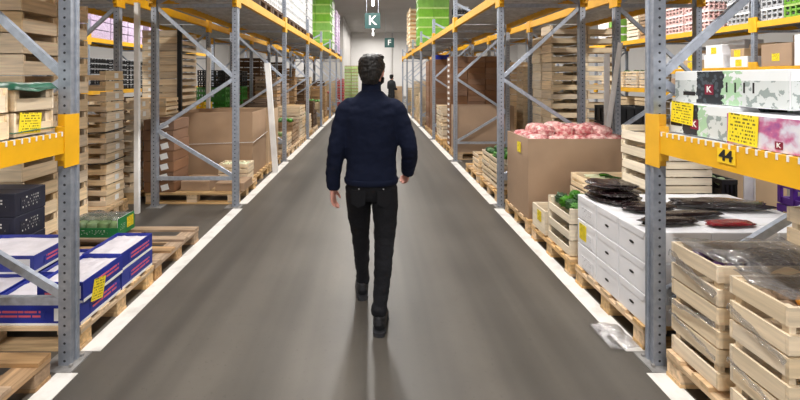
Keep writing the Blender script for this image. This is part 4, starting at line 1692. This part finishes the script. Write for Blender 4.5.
# the big brown bin of pink net bags
bulk_box('large brown cardboard bin filled with pink net bags', 1.645, 4.235, PZ, 1.15, .66, .85)
pallet('wooden pallet under the bin of pink net bags', 1.63, 2.82, 4.20, 4.94)
bin_ = bpy.data.objects['bulk_bin.002'] if 'bulk_bin.002' in bpy.data.objects else None
if bin_:
    yl(bin_, .10, .115, (-.592, -.10, .73), 'l')
rr = random.Random(11)
nb = 0
for lay, (nx, ny, zz) in enumerate(((5, 3, .955), (4, 2, 1.045))):
    for i in range(nx):
        for j in range(ny):
            px, py = (.211, .193)
            x = 2.22 + (i - (nx - 1) / 2) * px
            y = 4.565 + (j - (ny - 1) / 2) * py
            z = zz + rr.uniform(-.01, .015)
            o = lump('net_bag', None, (x, y, z), (.106, .096, .066), 'net_pink', nb + 20, .17, 13, rr.uniform(-.12, .12), 4)
            tag(o, 'pink net bag in the large brown bin, %s layer, %s row, %s from the aisle' % (('lower', 'upper')[lay], ('near', 'middle', 'far')[j], NTH[i]), 'bag',
                'pink net bags in the brown bin')
            nb += 1

# --- back-to-back right row, first bay (low goods seen under the shelf)
pallet('pallet under the tan bin at the right behind the white cartons', 3.08, 4.2, 4.0, 4.8, parts=False)
bulk_box('tan cardboard bin behind the white cartons at right', 3.1, 4.02, PZ, 1.06, .76, .70, 'cardboard_light')
pallet('pallet under the purple crates at the right edge', 3.08, 4.2, 2.62, 3.12, parts=False)
plastics('in the purple stack at the right edge', 3.10, 2.67, PZ, 3, .58, .4, .27, 'purple_carton', 'purple_carton', 'purple crates at the right edge', 'purple plastic crate')
pc_ = plastics('of green heads behind the white cartons', 3.05, 3.50, 0, 3, .14, .4, .25, 'black_plastic', 'black_plastic', 'black crates of green heads', 'black crate')
fruit_heap('pale green head in the black crate behind the white cartons', 3.065, 3.53, 3.175, 3.87, .715, 8, .045, 'cabbage', 'cabbage', 'vegetable', 'green heads in the black crate', 8)
strip('white strip standing right of the black crate of green heads', 3.24, 3.45, 0, .98, (0, 0), .085)
# second bay of the back row: black crates and slatted crate towers
pallet('pallet under the black crates behind the pink net bags', 3.06, 4.2, 5.20, 6.0, parts=False)
plastics('in the black stack behind the pink net bags', 3.10, 5.22, PZ, 5, .56, .38, .225, 'black_plastic', 'black_plastic', 'black crates behind the net bags', 'black plastic crate', slots=False)
strip('white strip upright between the crate towers and the black crates', 2.94, 5.035, 0, 1.95, (0, .0), .065)
strip('white board leaning towards the third post above the pink bags', 2.77, 4.965, .0, 2.08, (.30, .0), .06)
strip('white strip standing just left of the near right upright', 3.36, 4.9, 0, 2.0, (0, 0), .06)
FT = [(0.0, .60)]
pallet('pallet under the slatted crate towers behind the pink net bags', 3.06, 4.32, 6.88, 7.75, parts=False)
for (nm, x0, y0, n) in (('front left tower behind the net bags', 3.08, 6.9, 15), ('rear left tower behind the net bags', 3.08, 7.33, 14),
                        ('front right tower behind the net bags', 3.73, 6.95, 15)):
    crates('in the ' + nm, x0, y0, PZ, n, .62 if x0 < 3.5 else .57, .40, .161, 'white_wood' if n == 14 else 'pale_wood', FT, FULL, 'crates in the ' + nm,
           kind='slatted crate', jit=.012)

# second bay of the front row: leek crates
pallet('pallet under the leek crates past the second right upright', 1.63, 2.83, 5.28, 6.10)
pallet('pallet under the far leek crates before the third right upright', 1.63, 2.83, 6.25, 7.05)
crates('of leeks nearest the second right upright', 1.66, 5.32, PZ, 3, .58, .38, .14, 'pale_wood', TWO, TWO, 'leek crates nearest the second right upright', kind='leek crate')
crates('of leeks in the next column', 1.66, 5.71, PZ, 3, .58, .38, .14, 'pale_wood', TWO, TWO, 'leek crates in the next column', kind='leek crate')
crates('of leeks on the far leek pallet', 1.66, 6.3, PZ, 2, .58, .38, .14, 'crate_wood', TWO, TWO, 'leek crates on the far pallet', kind='leek crate')
for i in range(12):
    leek('green leek, %s from the near end, in the crates past the second right upright' % NTH[i], 'leeks past the second right upright',
         (2.195 + RND.uniform(-.01, .01), 5.37 + .056 * i + (.05 if i > 5 else 0), PZ + .43 + RND.uniform(0, .02)), PI + RND.uniform(-.08, .08), i % 5, .72)
for i in range(8):
    o = lump('leafy_bunch', None, (1.745 + .125 * (i % 2), 3.405 + .098 * (i // 2), PZ + .385 + .02 * (i % 2)), (.050, .039, .042), ('leaf', 'leaf_dark')[(i // 2 + i) % 2], 60 + i, .5, 11, .1 * i, 4)
    tag(o, 'dark leafy bunch in the crate beside the white cartons, %s row, %s' % (NTH[i // 2], ('aisle side', 'inner side')[i % 2]), 'vegetable',
        'leafy bunches in the top crate')
for i in range(12):
    o = lump('leafy_bunch', None, (1.745 + .125 * (i % 2), 5.385 + (i // 2) * .112 + (.06 if i > 5 else 0), PZ + .41 + .02 * (i % 2)), (.050, .044, .046), ('leaf', 'leaf_dark')[(i // 2 + i) % 2], 80 + i, .5, 11, .1 * i, 4)
    tag(o, 'green leafy bunch in the leek crates, %s row from the near end, %s' % (NTH[i // 2], ('aisle side', 'inner side')[i % 2]), 'vegetable',
        'leafy bunches in the leek crates')
crates('behind the leek crates', 2.3, 5.5, PZ, 2, .5, .38, .15, 'white_wood', FULL, FULL, 'crates behind the leeks', kind='white crate')

# third bay: bin and brown carton towers
pallet('pallet under the brown bin past the third right upright', 1.66, 2.86, 8.01, 8.58)
bulk_box('brown cardboard bin past the third right upright', 1.68, 8.02, PZ, 1.15, .56, .93)
pallet('pallet under the brown carton tower past the third right upright', 1.66, 2.86, 8.66, 9.46, parts=False)
CT = 'brown cartons in the tower past the third right upright'


def strip_deco(t):
    flat('label', t, .2, .05, (-.19, 0, .06), (0, 0, -PI / 2), 'white_label')


for i in range(3):
    cartons('in the tower past the third right upright, %s column' % ('aisle', 'middle', 'inner')[i], 1.68 + .385 * i, 8.7, PZ, 16, .375, .37, .123, 'cardboard_dark', CT,
            'brown carton', deco=strip_deco if i == 0 else None, dk='st' if i == 0 else '')
pallet('pallet under the grey wrapped load in the right back row', 3.06, 4.2, 10.82, 11.62, parts=False)
cartons('in the grey wrapped load of the right back row', 3.1, 10.85, PZ, 9, .5, .6, .235, 'grey_plastic', 'grey wrapped packs', 'grey wrapped pack', gap=.01)
# fourth bay and beyond
far_load('the crate load before the fourth right upright', 1.66, 2.78, 9.75, 1, (5, 3), (('pale_wood', .16), ('crate_wood', .16)), 'crates along the far right rack', 21)
pallet('pallet under the brown tower past the fourth right upright', 1.66, 2.86, 11.0, 11.8, parts=False)
for i in range(3):
    cartons('in the tower past the fourth right upright, %s column' % ('aisle', 'middle', 'inner')[i], 1.68 + .385 * i, 11.05, PZ, 13, .375, .7, .155, 'cardboard_dark',
            'brown cartons past the fourth right upright', 'brown carton', seam='cardboard', jit=.003)
pallet('second pallet under the brown tower past the fourth right upright', 1.66, 2.86, 12.0, 12.8, parts=False)
cartons('in the second tower past the fourth right upright', 1.68, 12.05, PZ, 13, .4, .7, .155, 'cardboard_dark', 'brown cartons in the second far tower', 'brown carton', seam='cardboard')
cartons('on top of the far brown tower', 1.7, 11.1, PZ + 13 * .155, 1, .4, .5, .12, 'blue_carton', None, 'blue pack')
far_load('the crate load past the fifth right upright', 1.66, 2.78, 13.8, 1, (6, 8), (('pale_wood', .16), ('crate_wood', .16)), 'crates along the far right rack', 22, stuff=True)
far_load('the second crate load past the fifth right upright', 1.66, 2.78, 15.1, 1, (5, 7), (('crate_wood', .16), ('pale_wood', .16)), 'crates along the far right rack', 23, stuff=True)
far_load('the crate load past the sixth right upright', 1.66, 2.78, 16.7, 1, (8, 6), (('pale_wood', .17), ('crate_wood', .16)), 'crates along the far right rack', 24, stuff=True)
far_load('the crate load at the far end of the right rack', 1.66, 2.78, 19.4, 1, (6, 8), (('crate_wood', .17), ('pale_wood', .17)), 'crates along the far right rack', 25, stuff=True)
for i, (y, n, m) in enumerate(((8.2, 10, 'pale_wood'), (9.4, 11, 'crate_wood'), (12.4, 12, 'dark_wood'))):
    nm = ('first', 'second', 'third')[i]
    pallet('pallet under the %s stack of the right back row' % nm, 3.06, 4.3, y - .02, y + .8, parts=False)
    for j in range(2):
        crates('in the %s stack of the right back row, %s half' % (nm, ('aisle', 'wall')[j]), 3.08 + .61 * j, y, PZ, n, .6, .4, .17, m, TWO, TWO,
               'crates in the right back row', parts=False, kind='slatted crate', stuff=True)

# upper deck of the right rack
pallet('dark pallet under the green crates on the right upper deck', 1.72, 2.95, 15.36, 16.16, TOP + .002, 'dark_wood', parts=False)
for j in range(2):
    for q in range(2):
        plastics('in the %s %s green column, right upper deck' % (('front', 'rear')[q], ('aisle', 'inner')[j]), 1.74 + .6 * j, 15.38 + .4 * q, UZ, 6, .59, .39, .37,
                 'green_plastic', 'lime_plastic', 'green crates on the right upper deck', 'green plastic crate', slots=False)
pallet('dark pallet under the striped crates at the end of the right upper deck', 1.66, 2.9, 18.15, 18.95, TOP + .002, 'dark_wood', parts=False)
pallet('last dark pallet on the right upper deck', 1.66, 2.9, 19.5, 20.3, TOP + .002, 'dark_wood', parts=False)
for q in range(3):
    crates('in striped column %s on the right upper deck' % ('one', 'two', 'three')[q], 1.68 + (.0 if q < 2 else 0), (18.17, 18.57, 19.55)[q], UZ, 10, .6, .39, .2, 'crate_wood',
           [(0, .5)], [(0, .5)], 'striped crates on the right upper deck', parts=False, kind='slatted crate')
pallet('dark pallet under the black crates on the right back upper deck', 3.08, 4.2, 15.3, 16.1, TOP + .002, 'dark_wood', parts=False)
plastics('on the right back upper deck', 3.1, 15.35, UZ, 5, .58, .39, .3, 'black_plastic', 'grey_plastic', 'black crates on the right back upper deck', 'black plastic crate')

# far right rack: goods on three levels
fr = (('pink', 'pink_carton', 9.0), ('second pink', 'pink_carton', 9.75))
for i, (nm, m, y) in enumerate(fr):
    plastics('in the %s stack on the far right upper deck' % nm, 7.55, y, TOP + .002, 4, .58, .7, .22, m, 'white_plastic', 'pink crates on the far right rack', 'pink plastic crate')
crates('on the far right upper deck, left of the pink crates', 7.55, 10.82, TOP + .002, 4, .58, .5, .2, 'old_wood', TWO, TWO, 'brown crates on the far right rack', parts=False, kind='brown crate')
crates('on the far right upper deck, left of the brown crates', 7.55, 11.4, TOP + .002, 4, .58, .5, .2, 'white_wood', TWO, TWO, 'pale crates on the far right rack', parts=False, kind='pale crate')
plastics('on the far right upper deck, first grey stack', 7.55, 8.03, TOP + .002, 5, .58, .5, .24, 'grey_plastic', 'white_plastic', 'grey crates on the far right rack', 'grey plastic crate')
plastics('on the far right upper deck, second grey stack', 7.55, 7.36, TOP + .002, 5, .58, .43, .24, 'grey_plastic', 'white_plastic', 'grey crates on the far right rack', 'grey plastic crate')
plastics('on the far right upper deck at the picture edge', 7.55, 6.85, TOP + .002, 5, .58, .5, .24, 'green_plastic', 'lime_plastic', 'green crates on the far right rack', 'green plastic crate')
plastics('on the far right upper deck, farthest stack', 7.55, 12.2, TOP + .002, 3, .58, .6, .25, 'green_plastic', 'white_plastic', 'far green crates on the far right rack', 'green plastic crate', slots=False)
plastics('on the far right upper deck, last stack', 7.55, 12.82, TOP + .002, 3, .58, .58, .25, 'white_plastic', 'white_plastic', 'white crates on the far right rack', 'white plastic crate', slots=False)


def shelf_carton(label, y, z, wy, h, m, lx=.5, lab=True, x=7.53):
    t = build_carton(lx, wy, h, m, 'white_label' if m != 'white_carton' else 'white_plastic')
    t.location = (x + lx / 2, y + wy / 2, z)
    t['label'] = label
    t['group'] = 'boxes on the far right shelves'
    if lab:
        yl(t, .14, .14, (-lx / 2 - .002, 0, h * .4), 'l')


Z2 = 1.862
shelf_carton('big brown box with yellow label on the far right middle shelf', 7.2, Z2, .56, .42, 'cardboard')
shelf_carton('tall white box at the right edge of the far right middle shelf', 6.6, Z2, .55, .55, 'white_carton')
shelf_carton('white box beside the big brown box on the far right middle shelf', 8.04, Z2, .4, .22, 'white_carton')
shelf_carton('second white box on the far right middle shelf', 8.6, Z2, .5, .30, 'white_carton', lab=False)
shelf_carton('small brown box on the far right middle shelf', 9.3, Z2, .4, .2, 'cardboard_light')
shelf_carton('grey box on the far right middle shelf behind the brace', 9.9, Z2, .4, .3, 'grey_plastic')
shelf_carton('white box stacked on the second white box, far right middle shelf', 8.63, Z2 + .302, .42, .2, 'white_carton')
for i, (y, wy_, h_, m_) in enumerate(((5.3, .5, .3, 'white_carton'), (5.9, .45, .25, 'cardboard_light'), (10.85, .4, .24, 'white_carton'), (11.35, .5, .3, 'cardboard'),
                                      (8.12, .3, .16, 'cardboard_light'))):
    zz = Z2 + (.222 if i == 4 else 0)
    if i in (2, 3):
        zz = TOP + 1.0
        continue
    shelf_carton(('white box at the near end of the far right middle shelf', 'tan box at the near end of the far right middle shelf', '', '',
                  'tan box stacked on the white box, far right middle shelf')[i], y, zz, wy_, h_, m_)
for i, (y, wy_, h_, m_) in enumerate(((8.05, .55, .5, 'cardboard_light'), (8.7, .6, .62, 'white_carton'), (9.4, .5, .45, 'cardboard'), (10.0, .5, .55, 'grey_plastic'),
                                      (7.0, .7, .6, 'cardboard_light'), (11.0, .6, .4, 'white_carton'))):
    if i < 5:
        shelf_carton('%s %s box in the back row of the far right middle shelf' % (('tan', 'white', 'brown', 'grey', 'wide tan')[i], ('square', 'tall', 'low', 'tall', 'tall')[i]),
                     y, Z2, wy_, h_, m_, .42, i % 2 == 0, 8.08)
shelf_carton('small brown box at the far end of the far right middle shelf', 10.33, Z2, .25, .3, 'cardboard')
shelf_carton('small white box between brown and grey on the far right middle shelf', 9.72, Z2, .16, .26, 'white_carton')
shelf_carton('flat white box on the small brown box, far right middle shelf', 9.32, Z2 + .202, .36, .14, 'white_carton')
Z1 = 1.282
shelf_carton('brown box at the right edge of the far right lower shelf', 6.9, Z1, .5, .3, 'cardboard')
shelf_carton('white box with yellow label on the far right lower shelf', 7.41, Z1, .38, .2, 'white_carton')
shelf_carton('tan box on the far right lower shelf by the upright', 8.1, Z1, .5, .33, 'cardboard_light')
shelf_carton('second tan box on the far right lower shelf', 8.75, Z1, .5, .3, 'cardboard_light')
shelf_carton('brown box deep along the far right lower shelf', 9.5, Z1, .6, .35, 'cardboard')
for i in range(4):
    y = 10.85 + .62 * i
    crates('%s on the lower shelf of the far right rack' % ('first', 'second', 'third', 'fourth')[i], 7.55, y, 1.362, 3, .55, .5, .16, 'crate_wood', TWO, TWO,
           'crates on the far right lower shelf', parts=False, kind='produce crate')
    fruit_heap('green vegetable on the %s crate stack of the far right lower shelf' % NTH[i], 7.6, y + .05, 8.05, y + .45, 1.362 + .46, 8, .055, 'leaf_dark', 'vegetable', 'vegetable',
               'greens on the far right lower shelf', i)
for i in range(5):
    y = (6.9, 8.1, 9.2, 10.85, 11.9)[i]
    crates('%s on the floor under the far right rack' % ('first', 'second', 'third', 'fourth', 'fifth')[i], 7.55, y, 0, 6, .58, .7, .18, 'crate_wood', TWO, TWO,
           'crates under the far right rack', parts=False, kind='floor crate', stuff=True)

tag(FAR.build('crate_pile'), 'distant slatted wooden crates piled along the far racks', 'crates', None, 'stuff')


# ================================================================== PEOPLE


def fused(name, mb, voxel, smooth_it, m, parent, displace=0.0, dsize=.05, dseed=0):
    """several closed tubes grown into ONE continuous skin"""
    me0 = mb.mesh(name)
    o = bpy.data.objects.new(name, me0)
    COL.objects.link(o)
    md = o.modifiers.new('r', 'REMESH')
    md.mode = 'VOXEL'
    md.voxel_size = voxel
    md = o.modifiers.new('s', 'SMOOTH')
    md.factor = .5
    md.iterations = smooth_it
    dg = bpy.context.evaluated_depsgraph_get()
    me = bpy.data.meshes.new_from_object(o.evaluated_get(dg))
    bpy.data.objects.remove(o)
    me.name = name
    if displace:
        me.calc_loop_triangles()
        cos = [v.co.copy() for v in me.vertices]
        nor = [v.normal.copy() for v in me.vertices]
        for i, v in enumerate(me.vertices):
            p = cos[i] * (1 / dsize) + Vector((dseed, dseed, dseed))
            p.z *= 1.7
            d = noise.noise(p) + .5 * noise.noise(p * 2.3)
            v.co = cos[i] + nor[i] * (d * displace)
    me.materials.clear()
    me.materials.append(M[m])
    me.polygons.foreach_set('use_smooth', [True] * len(me.polygons))
    return link(bpy.data.objects.new(name, me), parent)


def hand(b, wrist, d, palm_n, thumb_dir, m, curl=.5):
    """palm + five fingers; d: pointing direction, palm_n: normal out of the palm, thumb_dir: towards the thumb side"""
    W = Vector(wrist)
    D, P, T = Vector(d).normalized(), Vector(palm_n).normalized(), Vector(thumb_dir).normalized()
    T = (T - D * T.dot(D)).normalized()
    P = (P - D * P.dot(D) - T * P.dot(T)).normalized()

    def ring(p, a, bb):
        return (p.x, p.y, p.z, a, bb)
    b.loft([ring(W - D * .03, .027, .022), ring(W, .027, .020), ring(W + D * .03, .036, .017), ring(W + D * .065, .042, .015),
            ring(W + D * .092, .040, .012)], 12, m, side=tuple(T))
    for i, (off, ln) in enumerate(((.030, .070), (.010, .079), (-.010, .073), (-.029, .057))):
        base = W + D * .082 + T * off
        a = curl * (0.8 + .12 * i)
        p1 = base + (D * math.cos(a * .4) + P * math.sin(a * .4)) * ln * .45
        p2 = p1 + (D * math.cos(a * 1.1) + P * math.sin(a * 1.1)) * ln * .32
        p3 = p2 + (D * math.cos(a * 1.7) + P * math.sin(a * 1.7)) * ln * .26
        b.loft([ring(base - D * .012, .010, .010), ring(p1, .0092, .0092), ring(p2, .0084, .0084), ring(p3, .0062, .0062)], 10, m, side=tuple(T))
    base = W + D * .022 + T * .026
    p1 = base + (T * .62 + D * .72 + P * .25).normalized() * .042
    p2 = p1 + (T * .3 + D * .85 + P * .35).normalized() * .032
    p3 = p2 + (T * .08 + D * .9 + P * .4).normalized() * .024
    b.loft([ring(base - T * .012, .014, .013), ring(p1, .0118, .0115), ring(p2, .0102, .010), ring(p3, .0072, .007)], 10, m, side=tuple(P))


def shoe(parent, heel, yaw):
    """sneaker; local +Y to the toe, origin under the heel"""
    n = node('shoe', parent, heel, (0, 0, yaw))
    n.scale = (1.14, 1.0, 1.0)
    b = MB()
    b.loft([(0, .015, .055, .030, .036), (0, .04, .062, .038, .045), (0, .08, .066, .041, .048), (0, .12, .062, .041, .044), (0, .17, .050, .043, .034),
            (0, .22, .040, .044, .026), (0, .262, .034, .036, .020), (0, .28, .030, .018, .012)], 16, 'shoe_black')
    b.loft([(0, .06, .06, .037, .042), (0, .058, .095, .037, .044), (0, .056, .115, .038, .045)], 14, 'shoe_black')
    b.loft([(0, .014, .095, .016, .014), (0, .012, .118, .014, .012)], 8, 'shoe_black')
    fused('upper', b, .006, 3, 'shoe_black', n)
    s = MB()
    outline = [(-.030, .002), (-.018, -.008), (.0, -.011), (.018, -.008), (.030, .002), (.037, .04), (.038, .09), (.042, .15), (.046, .2), (.042, .245), (.026, .278), (.0, .288),
               (-.026, .278), (-.042, .245), (-.046, .2), (-.042, .15), (-.038, .09), (-.037, .04)]
    s.prism(outline, (0, 0, 0), (1, 0, 0), (0, 1, 0), (0, 0, 1), .026, 'shoe_sole')
    s.build('sole', n)
    s = MB()
    s.box(-.012, -.002, .07, .012, .005, .112, 'shoe_sole')
    s.build('heel_tab', n)
    l = MB()
    for k in range(4):
        y = .11 + k * .022
        z = .108 - k * .011
        l.loft([(-.026, y, z - .006, .0028, .0028), (0, y, z + .002, .0028, .0028), (.026, y, z - .006, .0028, .0028)], 6, 'shoe_black', side=(0, 1, 0))
    l.build('laces', n)
    return n


def person(label, loc, rz, pose, top_m, leg_m, collar=True):
    t = thing('person', label, 'person', loc, rz)
    tz = pose.get('lean', 0.0)

    def trunk(g):
        return [(0, .0, .80, .150 + g, .100 + g), (0, 0, .86, .166 + g, .112 + g), (0, -.004, .95, .160 + g, .110 + g), (0, .0, 1.06, .158 + g, .106 + g),
                (0, .0, 1.18, .172 + g, .113 + g), (0, -.006, 1.30, .182 + g, .116 + g), (0, -.010, 1.40, .182 + g, .108 + g), (0, -.008, 1.455, .160 + g, .090 + g),
                (0, .0, 1.50, .112 + g, .074 + g), (0, .008, 1.55, .066 + g * .7, .062 + g * .7)]

    def arm(p, g):
        r = (.060, .052, .046, .042, .030)
        q = p[0]
        return [(q[0] * .62, q[1], q[2] + .030, .036 + g, .036 + g), (q[0] * .86, q[1], q[2] + .014, .054 + g, .054 + g)] + [
            (q[0], q[1], q[2], rr + g, rr + g) for q, rr in zip(p, r)]

    def leg(p, g):
        r = (.088, .086, .074, .060, .054, .043, .036)
        return [(q[0], q[1], q[2], rr + g, rr + g) for q, rr in zip(p, r)]
    # --- body: one continuous skin
    b = MB()
    b.loft(trunk(-.012), 20, 'skin')
    b.loft([(0, .008, 1.50, .058, .058), (0, .014, 1.56, .055, .056), (0, .022, 1.62, .055, .058)], 14, 'skin')
    # head: skull and jaw, facing +Y, then turned
    hb = MB()
    hb.loft([(0, .055, 1.572, .030, .030), (0, .045, 1.592, .050, .062), (0, .030, 1.62, .062, .082), (0, .022, 1.66, .070, .094), (0, .020, 1.70, .074, .098),
             (0, .016, 1.74, .073, .096), (0, .012, 1.764, .062, .082), (0, .010, 1.783, .040, .052), (0, .010, 1.791, .016, .02)], 20, 'skin')
    hb.loft([(0, .108, 1.705, .009, .008), (0, .122, 1.68, .013, .012), (0, .128, 1.662, .016, .013), (0, .112, 1.652, .012, .010)], 10, 'skin')   # nose
    hb.loft([(-.02, .104, 1.632, .004, .006), (0, .113, 1.633, .006, .008), (.02, .104, 1.632, .004, .006)], 8, 'skin', side=(0, 0, 1))               # lips
    for s in (-1, 1):
        hb.ball(s * .078, .012, 1.675, .010, .018, .032, 'skin')        # ears
        hb.ball(s * .030, .100, 1.722, .022, .012, .006, 'skin')        # brow
    yaw = pose.get('head', 0)
    R = Matrix.Rotation(yaw, 4, 'Z')
    hb.v = [tuple(R @ Vector(q)) for q in hb.v]
    off = len(b.v)
    b.v += hb.v
    b.f += [tuple(i + off for i in f) for f in hb.f]
    b.mi += hb.mi
    for key in ('arm_l', 'arm_r'):
        b.loft(arm(pose[key], -.008), 14, 'skin')
        hd = pose['hand_' + key[-1]]
        hand(b, pose[key][-1], hd[0], hd[1], hd[2], 'skin', hd[3])
    for key in ('leg_l', 'leg_r'):
        b.loft(leg(pose[key], -.012), 14, 'skin')
        a = pose[key][-1]
        b.loft([(a[0], a[1] - .01, a[2] - .02, .028, .03), (a[0], a[1] + .05, a[2] - .045, .03, .026), (a[0], a[1] + .14, a[2] - .06, .033, .016)], 10, 'skin')
    body = fused('body', b, .0055, 3, 'skin', t)
    e = MB()
    for s in (-1, 1):
        q = R @ Vector((s * .030, .098, 1.702))
        e.ball(q.x, q.y, q.z, .011, .009, .0062, 'white_label', 10)
        q = R @ Vector((s * .030, .1055, 1.702))
        e.ball(q.x, q.y, q.z, .0055, .003, .0055, 'ink', 8)
    e.build('eyes', body, smooth=True)
    # --- hair: cap that leaves the face free, fuller on top, short at the neck
    h = MB()
    h.loft([(0, -.040, 1.600, .046, .034), (0, -.044, 1.630, .066, .050), (0, -.038, 1.67, .083, .070), (0, -.020, 1.71, .090, .092), (0, -.002, 1.745, .089, .104),
            (0, .004, 1.772, .080, .100), (0, .006, 1.792, .062, .082), (0, .004, 1.806, .034, .046)], 20, 'hair')
    for s in (-1, 1):
        h.loft([(s * .074, .030, 1.655, .006, .012), (s * .079, .034, 1.70, .009, .022), (s * .076, .038, 1.745, .014, .04)], 8, 'hair')
    h.ball(.016, .074, 1.782, .062, .046, .030, 'hair')
    h.ball(.044, .030, 1.786, .042, .056, .024, 'hair')
    h.ball(-.028, .02, 1.788, .046, .06, .022, 'hair')
    h.v = [tuple(R @ Vector(q)) for q in h.v]
    fused('hair', h, .0055, 2, 'hair', body, .006, .024, 3)
    bd = MB()
    bd.loft([(-.068, .040, 1.645, .007, .018), (-.058, .074, 1.610, .009, .020), (-.028, .098, 1.588, .010, .020), (0, .104, 1.584, .010, .022), (.028, .098, 1.588, .010, .020),
             (.058, .074, 1.610, .009, .020), (.068, .040, 1.645, .007, .018)], 10, 'hair', side=(0, 0, 1))
    bd.v = [tuple(R @ Vector(q)) for q in bd.v]
    fused('beard', bd, .006, 2, 'hair', body, .003, .02, 5)
    # --- sweater
    s = MB()
    g = .016
    tr = [(r[0], r[1], r[2], r[3], r[4]) for r in trunk(g)]
    tr[0] = (0, 0, .915, .170 + g, .114 + g)
    tr[1] = (0, 0, .93, .172 + g, .117 + g)
    tr[2] = (0, -.002, .965, .165 + g, .112 + g)
    s.loft(tr, 24, top_m)
    for key in ('arm_l', 'arm_r'):
        a = arm(pose[key], g)
        s.loft(a, 16, top_m)
        q = pose[key][0]
        s.ball(q[0] * .90, q[1], q[2] - .02, .072, .068, .068, top_m)
        # rounded cuff
        p, w_ = Vector(pose[key][-2]), Vector(pose[key][-1])
        d = (w_ - p).normalized()
        s.loft([tuple(w_ - d * .05) + (.045, .045), tuple(w_ + d * .004) + (.042, .042)], 14, top_m)
    sw = fused('sweater', s, .009, 9, top_m, t, .0065, .085, 2)
    if collar:
        k = MB()
        k.loft([(0, .002, 1.50, .088, .080), (0, .004, 1.53, .075, .070), (0, .010, 1.565, .069, .069), (0, .014, 1.600, .068, .070), (0, .016, 1.614, .067, .069)], 24, top_m)
        fused('collar', k, .006, 2, top_m, sw, .002, .05, 1)
        hm = MB()
        hm.loft([(0, 0, .908, .183, .128), (0, 0, .918, .189, .134), (0, 0, .940, .191, .136), (0, 0, .948, .187, .132)], 28, top_m)
        hm.build('hem', sw, smooth=True)
    # --- trousers
    k = MB()
    k.loft([(0, 0, .80, .150, .104), (0, 0, .86, .172, .119), (0, -.002, .93, .170, .116), (0, -.002, .965, .164, .111)], 22, leg_m)
    for key in ('leg_l', 'leg_r'):
        k.loft(leg(pose[key], .006), 16, leg_m)
        a = pose[key][-1]
        k.loft([(a[0], a[1], a[2] + .07, .050, .050), (a[0], a[1] + .004, a[2] + .035, .054, .055), (a[0], a[1] + .006, a[2] + .015, .050, .052)], 14, leg_m)
    tz_ = fused('trousers', k, .009, 4, leg_m, t, .0055, .07, 7)
    # back pockets and rivets
    for sx in (-1, 1):
        pk = MB()
        prf = [(-.05, .0), (.05, .0), (.048, -.09), (.0, -.115), (-.048, -.09)]
        mt = MB()
        o = node('back_pocket', tz_, (sx * .085, -.117, .885), (math.radians(-4), 0, sx * -.28 * -1))
        pk.prism(prf, (0, 0, 0), (1, 0, 0), (0, 0, 1), (0, 1, 0), .010, leg_m)
        pk.build('patch', o)
        rv = MB()
        rv.loft([(0, -.004, 0, .004, .004), (0, .002, 0, .0055, .0055)], 10, 'steel_bright')
        rv.build('rivet', tz_, (sx * .082, -.121, .895), smooth=True)
    for key in ('shoe_l', 'shoe_r'):
        hx, hy, yw = pose[key]
        shoe(t, (hx, hy, 0.0), yw)
    return t


WALK = dict(
    head=-.22,
    arm_l=[(-.166, -.004, 1.425), (-.210, -.015, 1.30), (-.244, -.03, 1.15), (-.262, -.005, 1.00), (-.272, .020, .862)],
    arm_r=[(.166, -.004, 1.425), (.218, -.025, 1.30), (.262, -.05, 1.165), (.268, .03, 1.055), (.266, .105, .952)],
    hand_l=((.03, .18, -1), (1, .15, .1), (.25, 1, .1), .65),
    hand_r=((-.05, .72, -.55), (-1, 0, 0), (0, .5, .8), .8),
    leg_l=[(-.088, 0, .88), (-.090, .04, .77), (-.087, .09, .63), (-.080, .135, .50), (-.074, .165, .36), (-.069, .195, .20), (-.066, .215, .095)],
    leg_r=[(.090, 0, .88), (.096, -.02, .77), (.094, -.05, .63), (.088, -.085, .50), (.077, -.135, .36), (.062, -.18, .20), (.050, -.205, .095)],
    shoe_l=(-.066, .150, .05), shoe_r=(.049, -.268, -.10))
person('man walking away down the aisle in navy sweater, black jeans and sneakers', (-.012, 2.80, 0), 0, WALK, 'navy_fleece', 'black_denim')
STAND = dict(
    head=.5,
    arm_l=[(-.172, -.004, 1.435), (-.212, 0, 1.31), (-.236, .0, 1.18), (-.19, .11, 1.13), (-.12, .22, 1.12)],
    arm_r=[(.172, -.004, 1.435), (.212, 0, 1.31), (.236, .0, 1.18), (.19, .11, 1.13), (.12, .22, 1.12)],
    hand_l=((.5, .8, .1), (0, 0, -1), (1, 0, .2), .8),
    hand_r=((-.5, .8, .1), (0, 0, -1), (-1, 0, .2), .8),
    leg_l=[(-.088, 0, .88), (-.09, .0, .77), (-.09, .0, .63), (-.09, .0, .50), (-.09, -.01, .36), (-.09, -.02, .20), (-.09, -.02, .095)],
    leg_r=[(.088, 0, .88), (.09, .0, .77), (.09, .0, .63), (.09, .0, .50), (.09, -.01, .36), (.09, -.02, .20), (.09, -.02, .095)],
    shoe_l=(-.09, -.085, .08), shoe_r=(.09, -.085, -.08))
person('worker in dark clothes standing at the far end of the aisle', (.86, 18.6, 0), -.9, STAND, 'coat_dark', 'coat_dark', False)
cartons('standing by the far worker at the aisle end', 1.02, 19.4, 0, 4, .4, .4, .31, 'cardboard_light', 'light boxes by the far worker', 'light brown box')
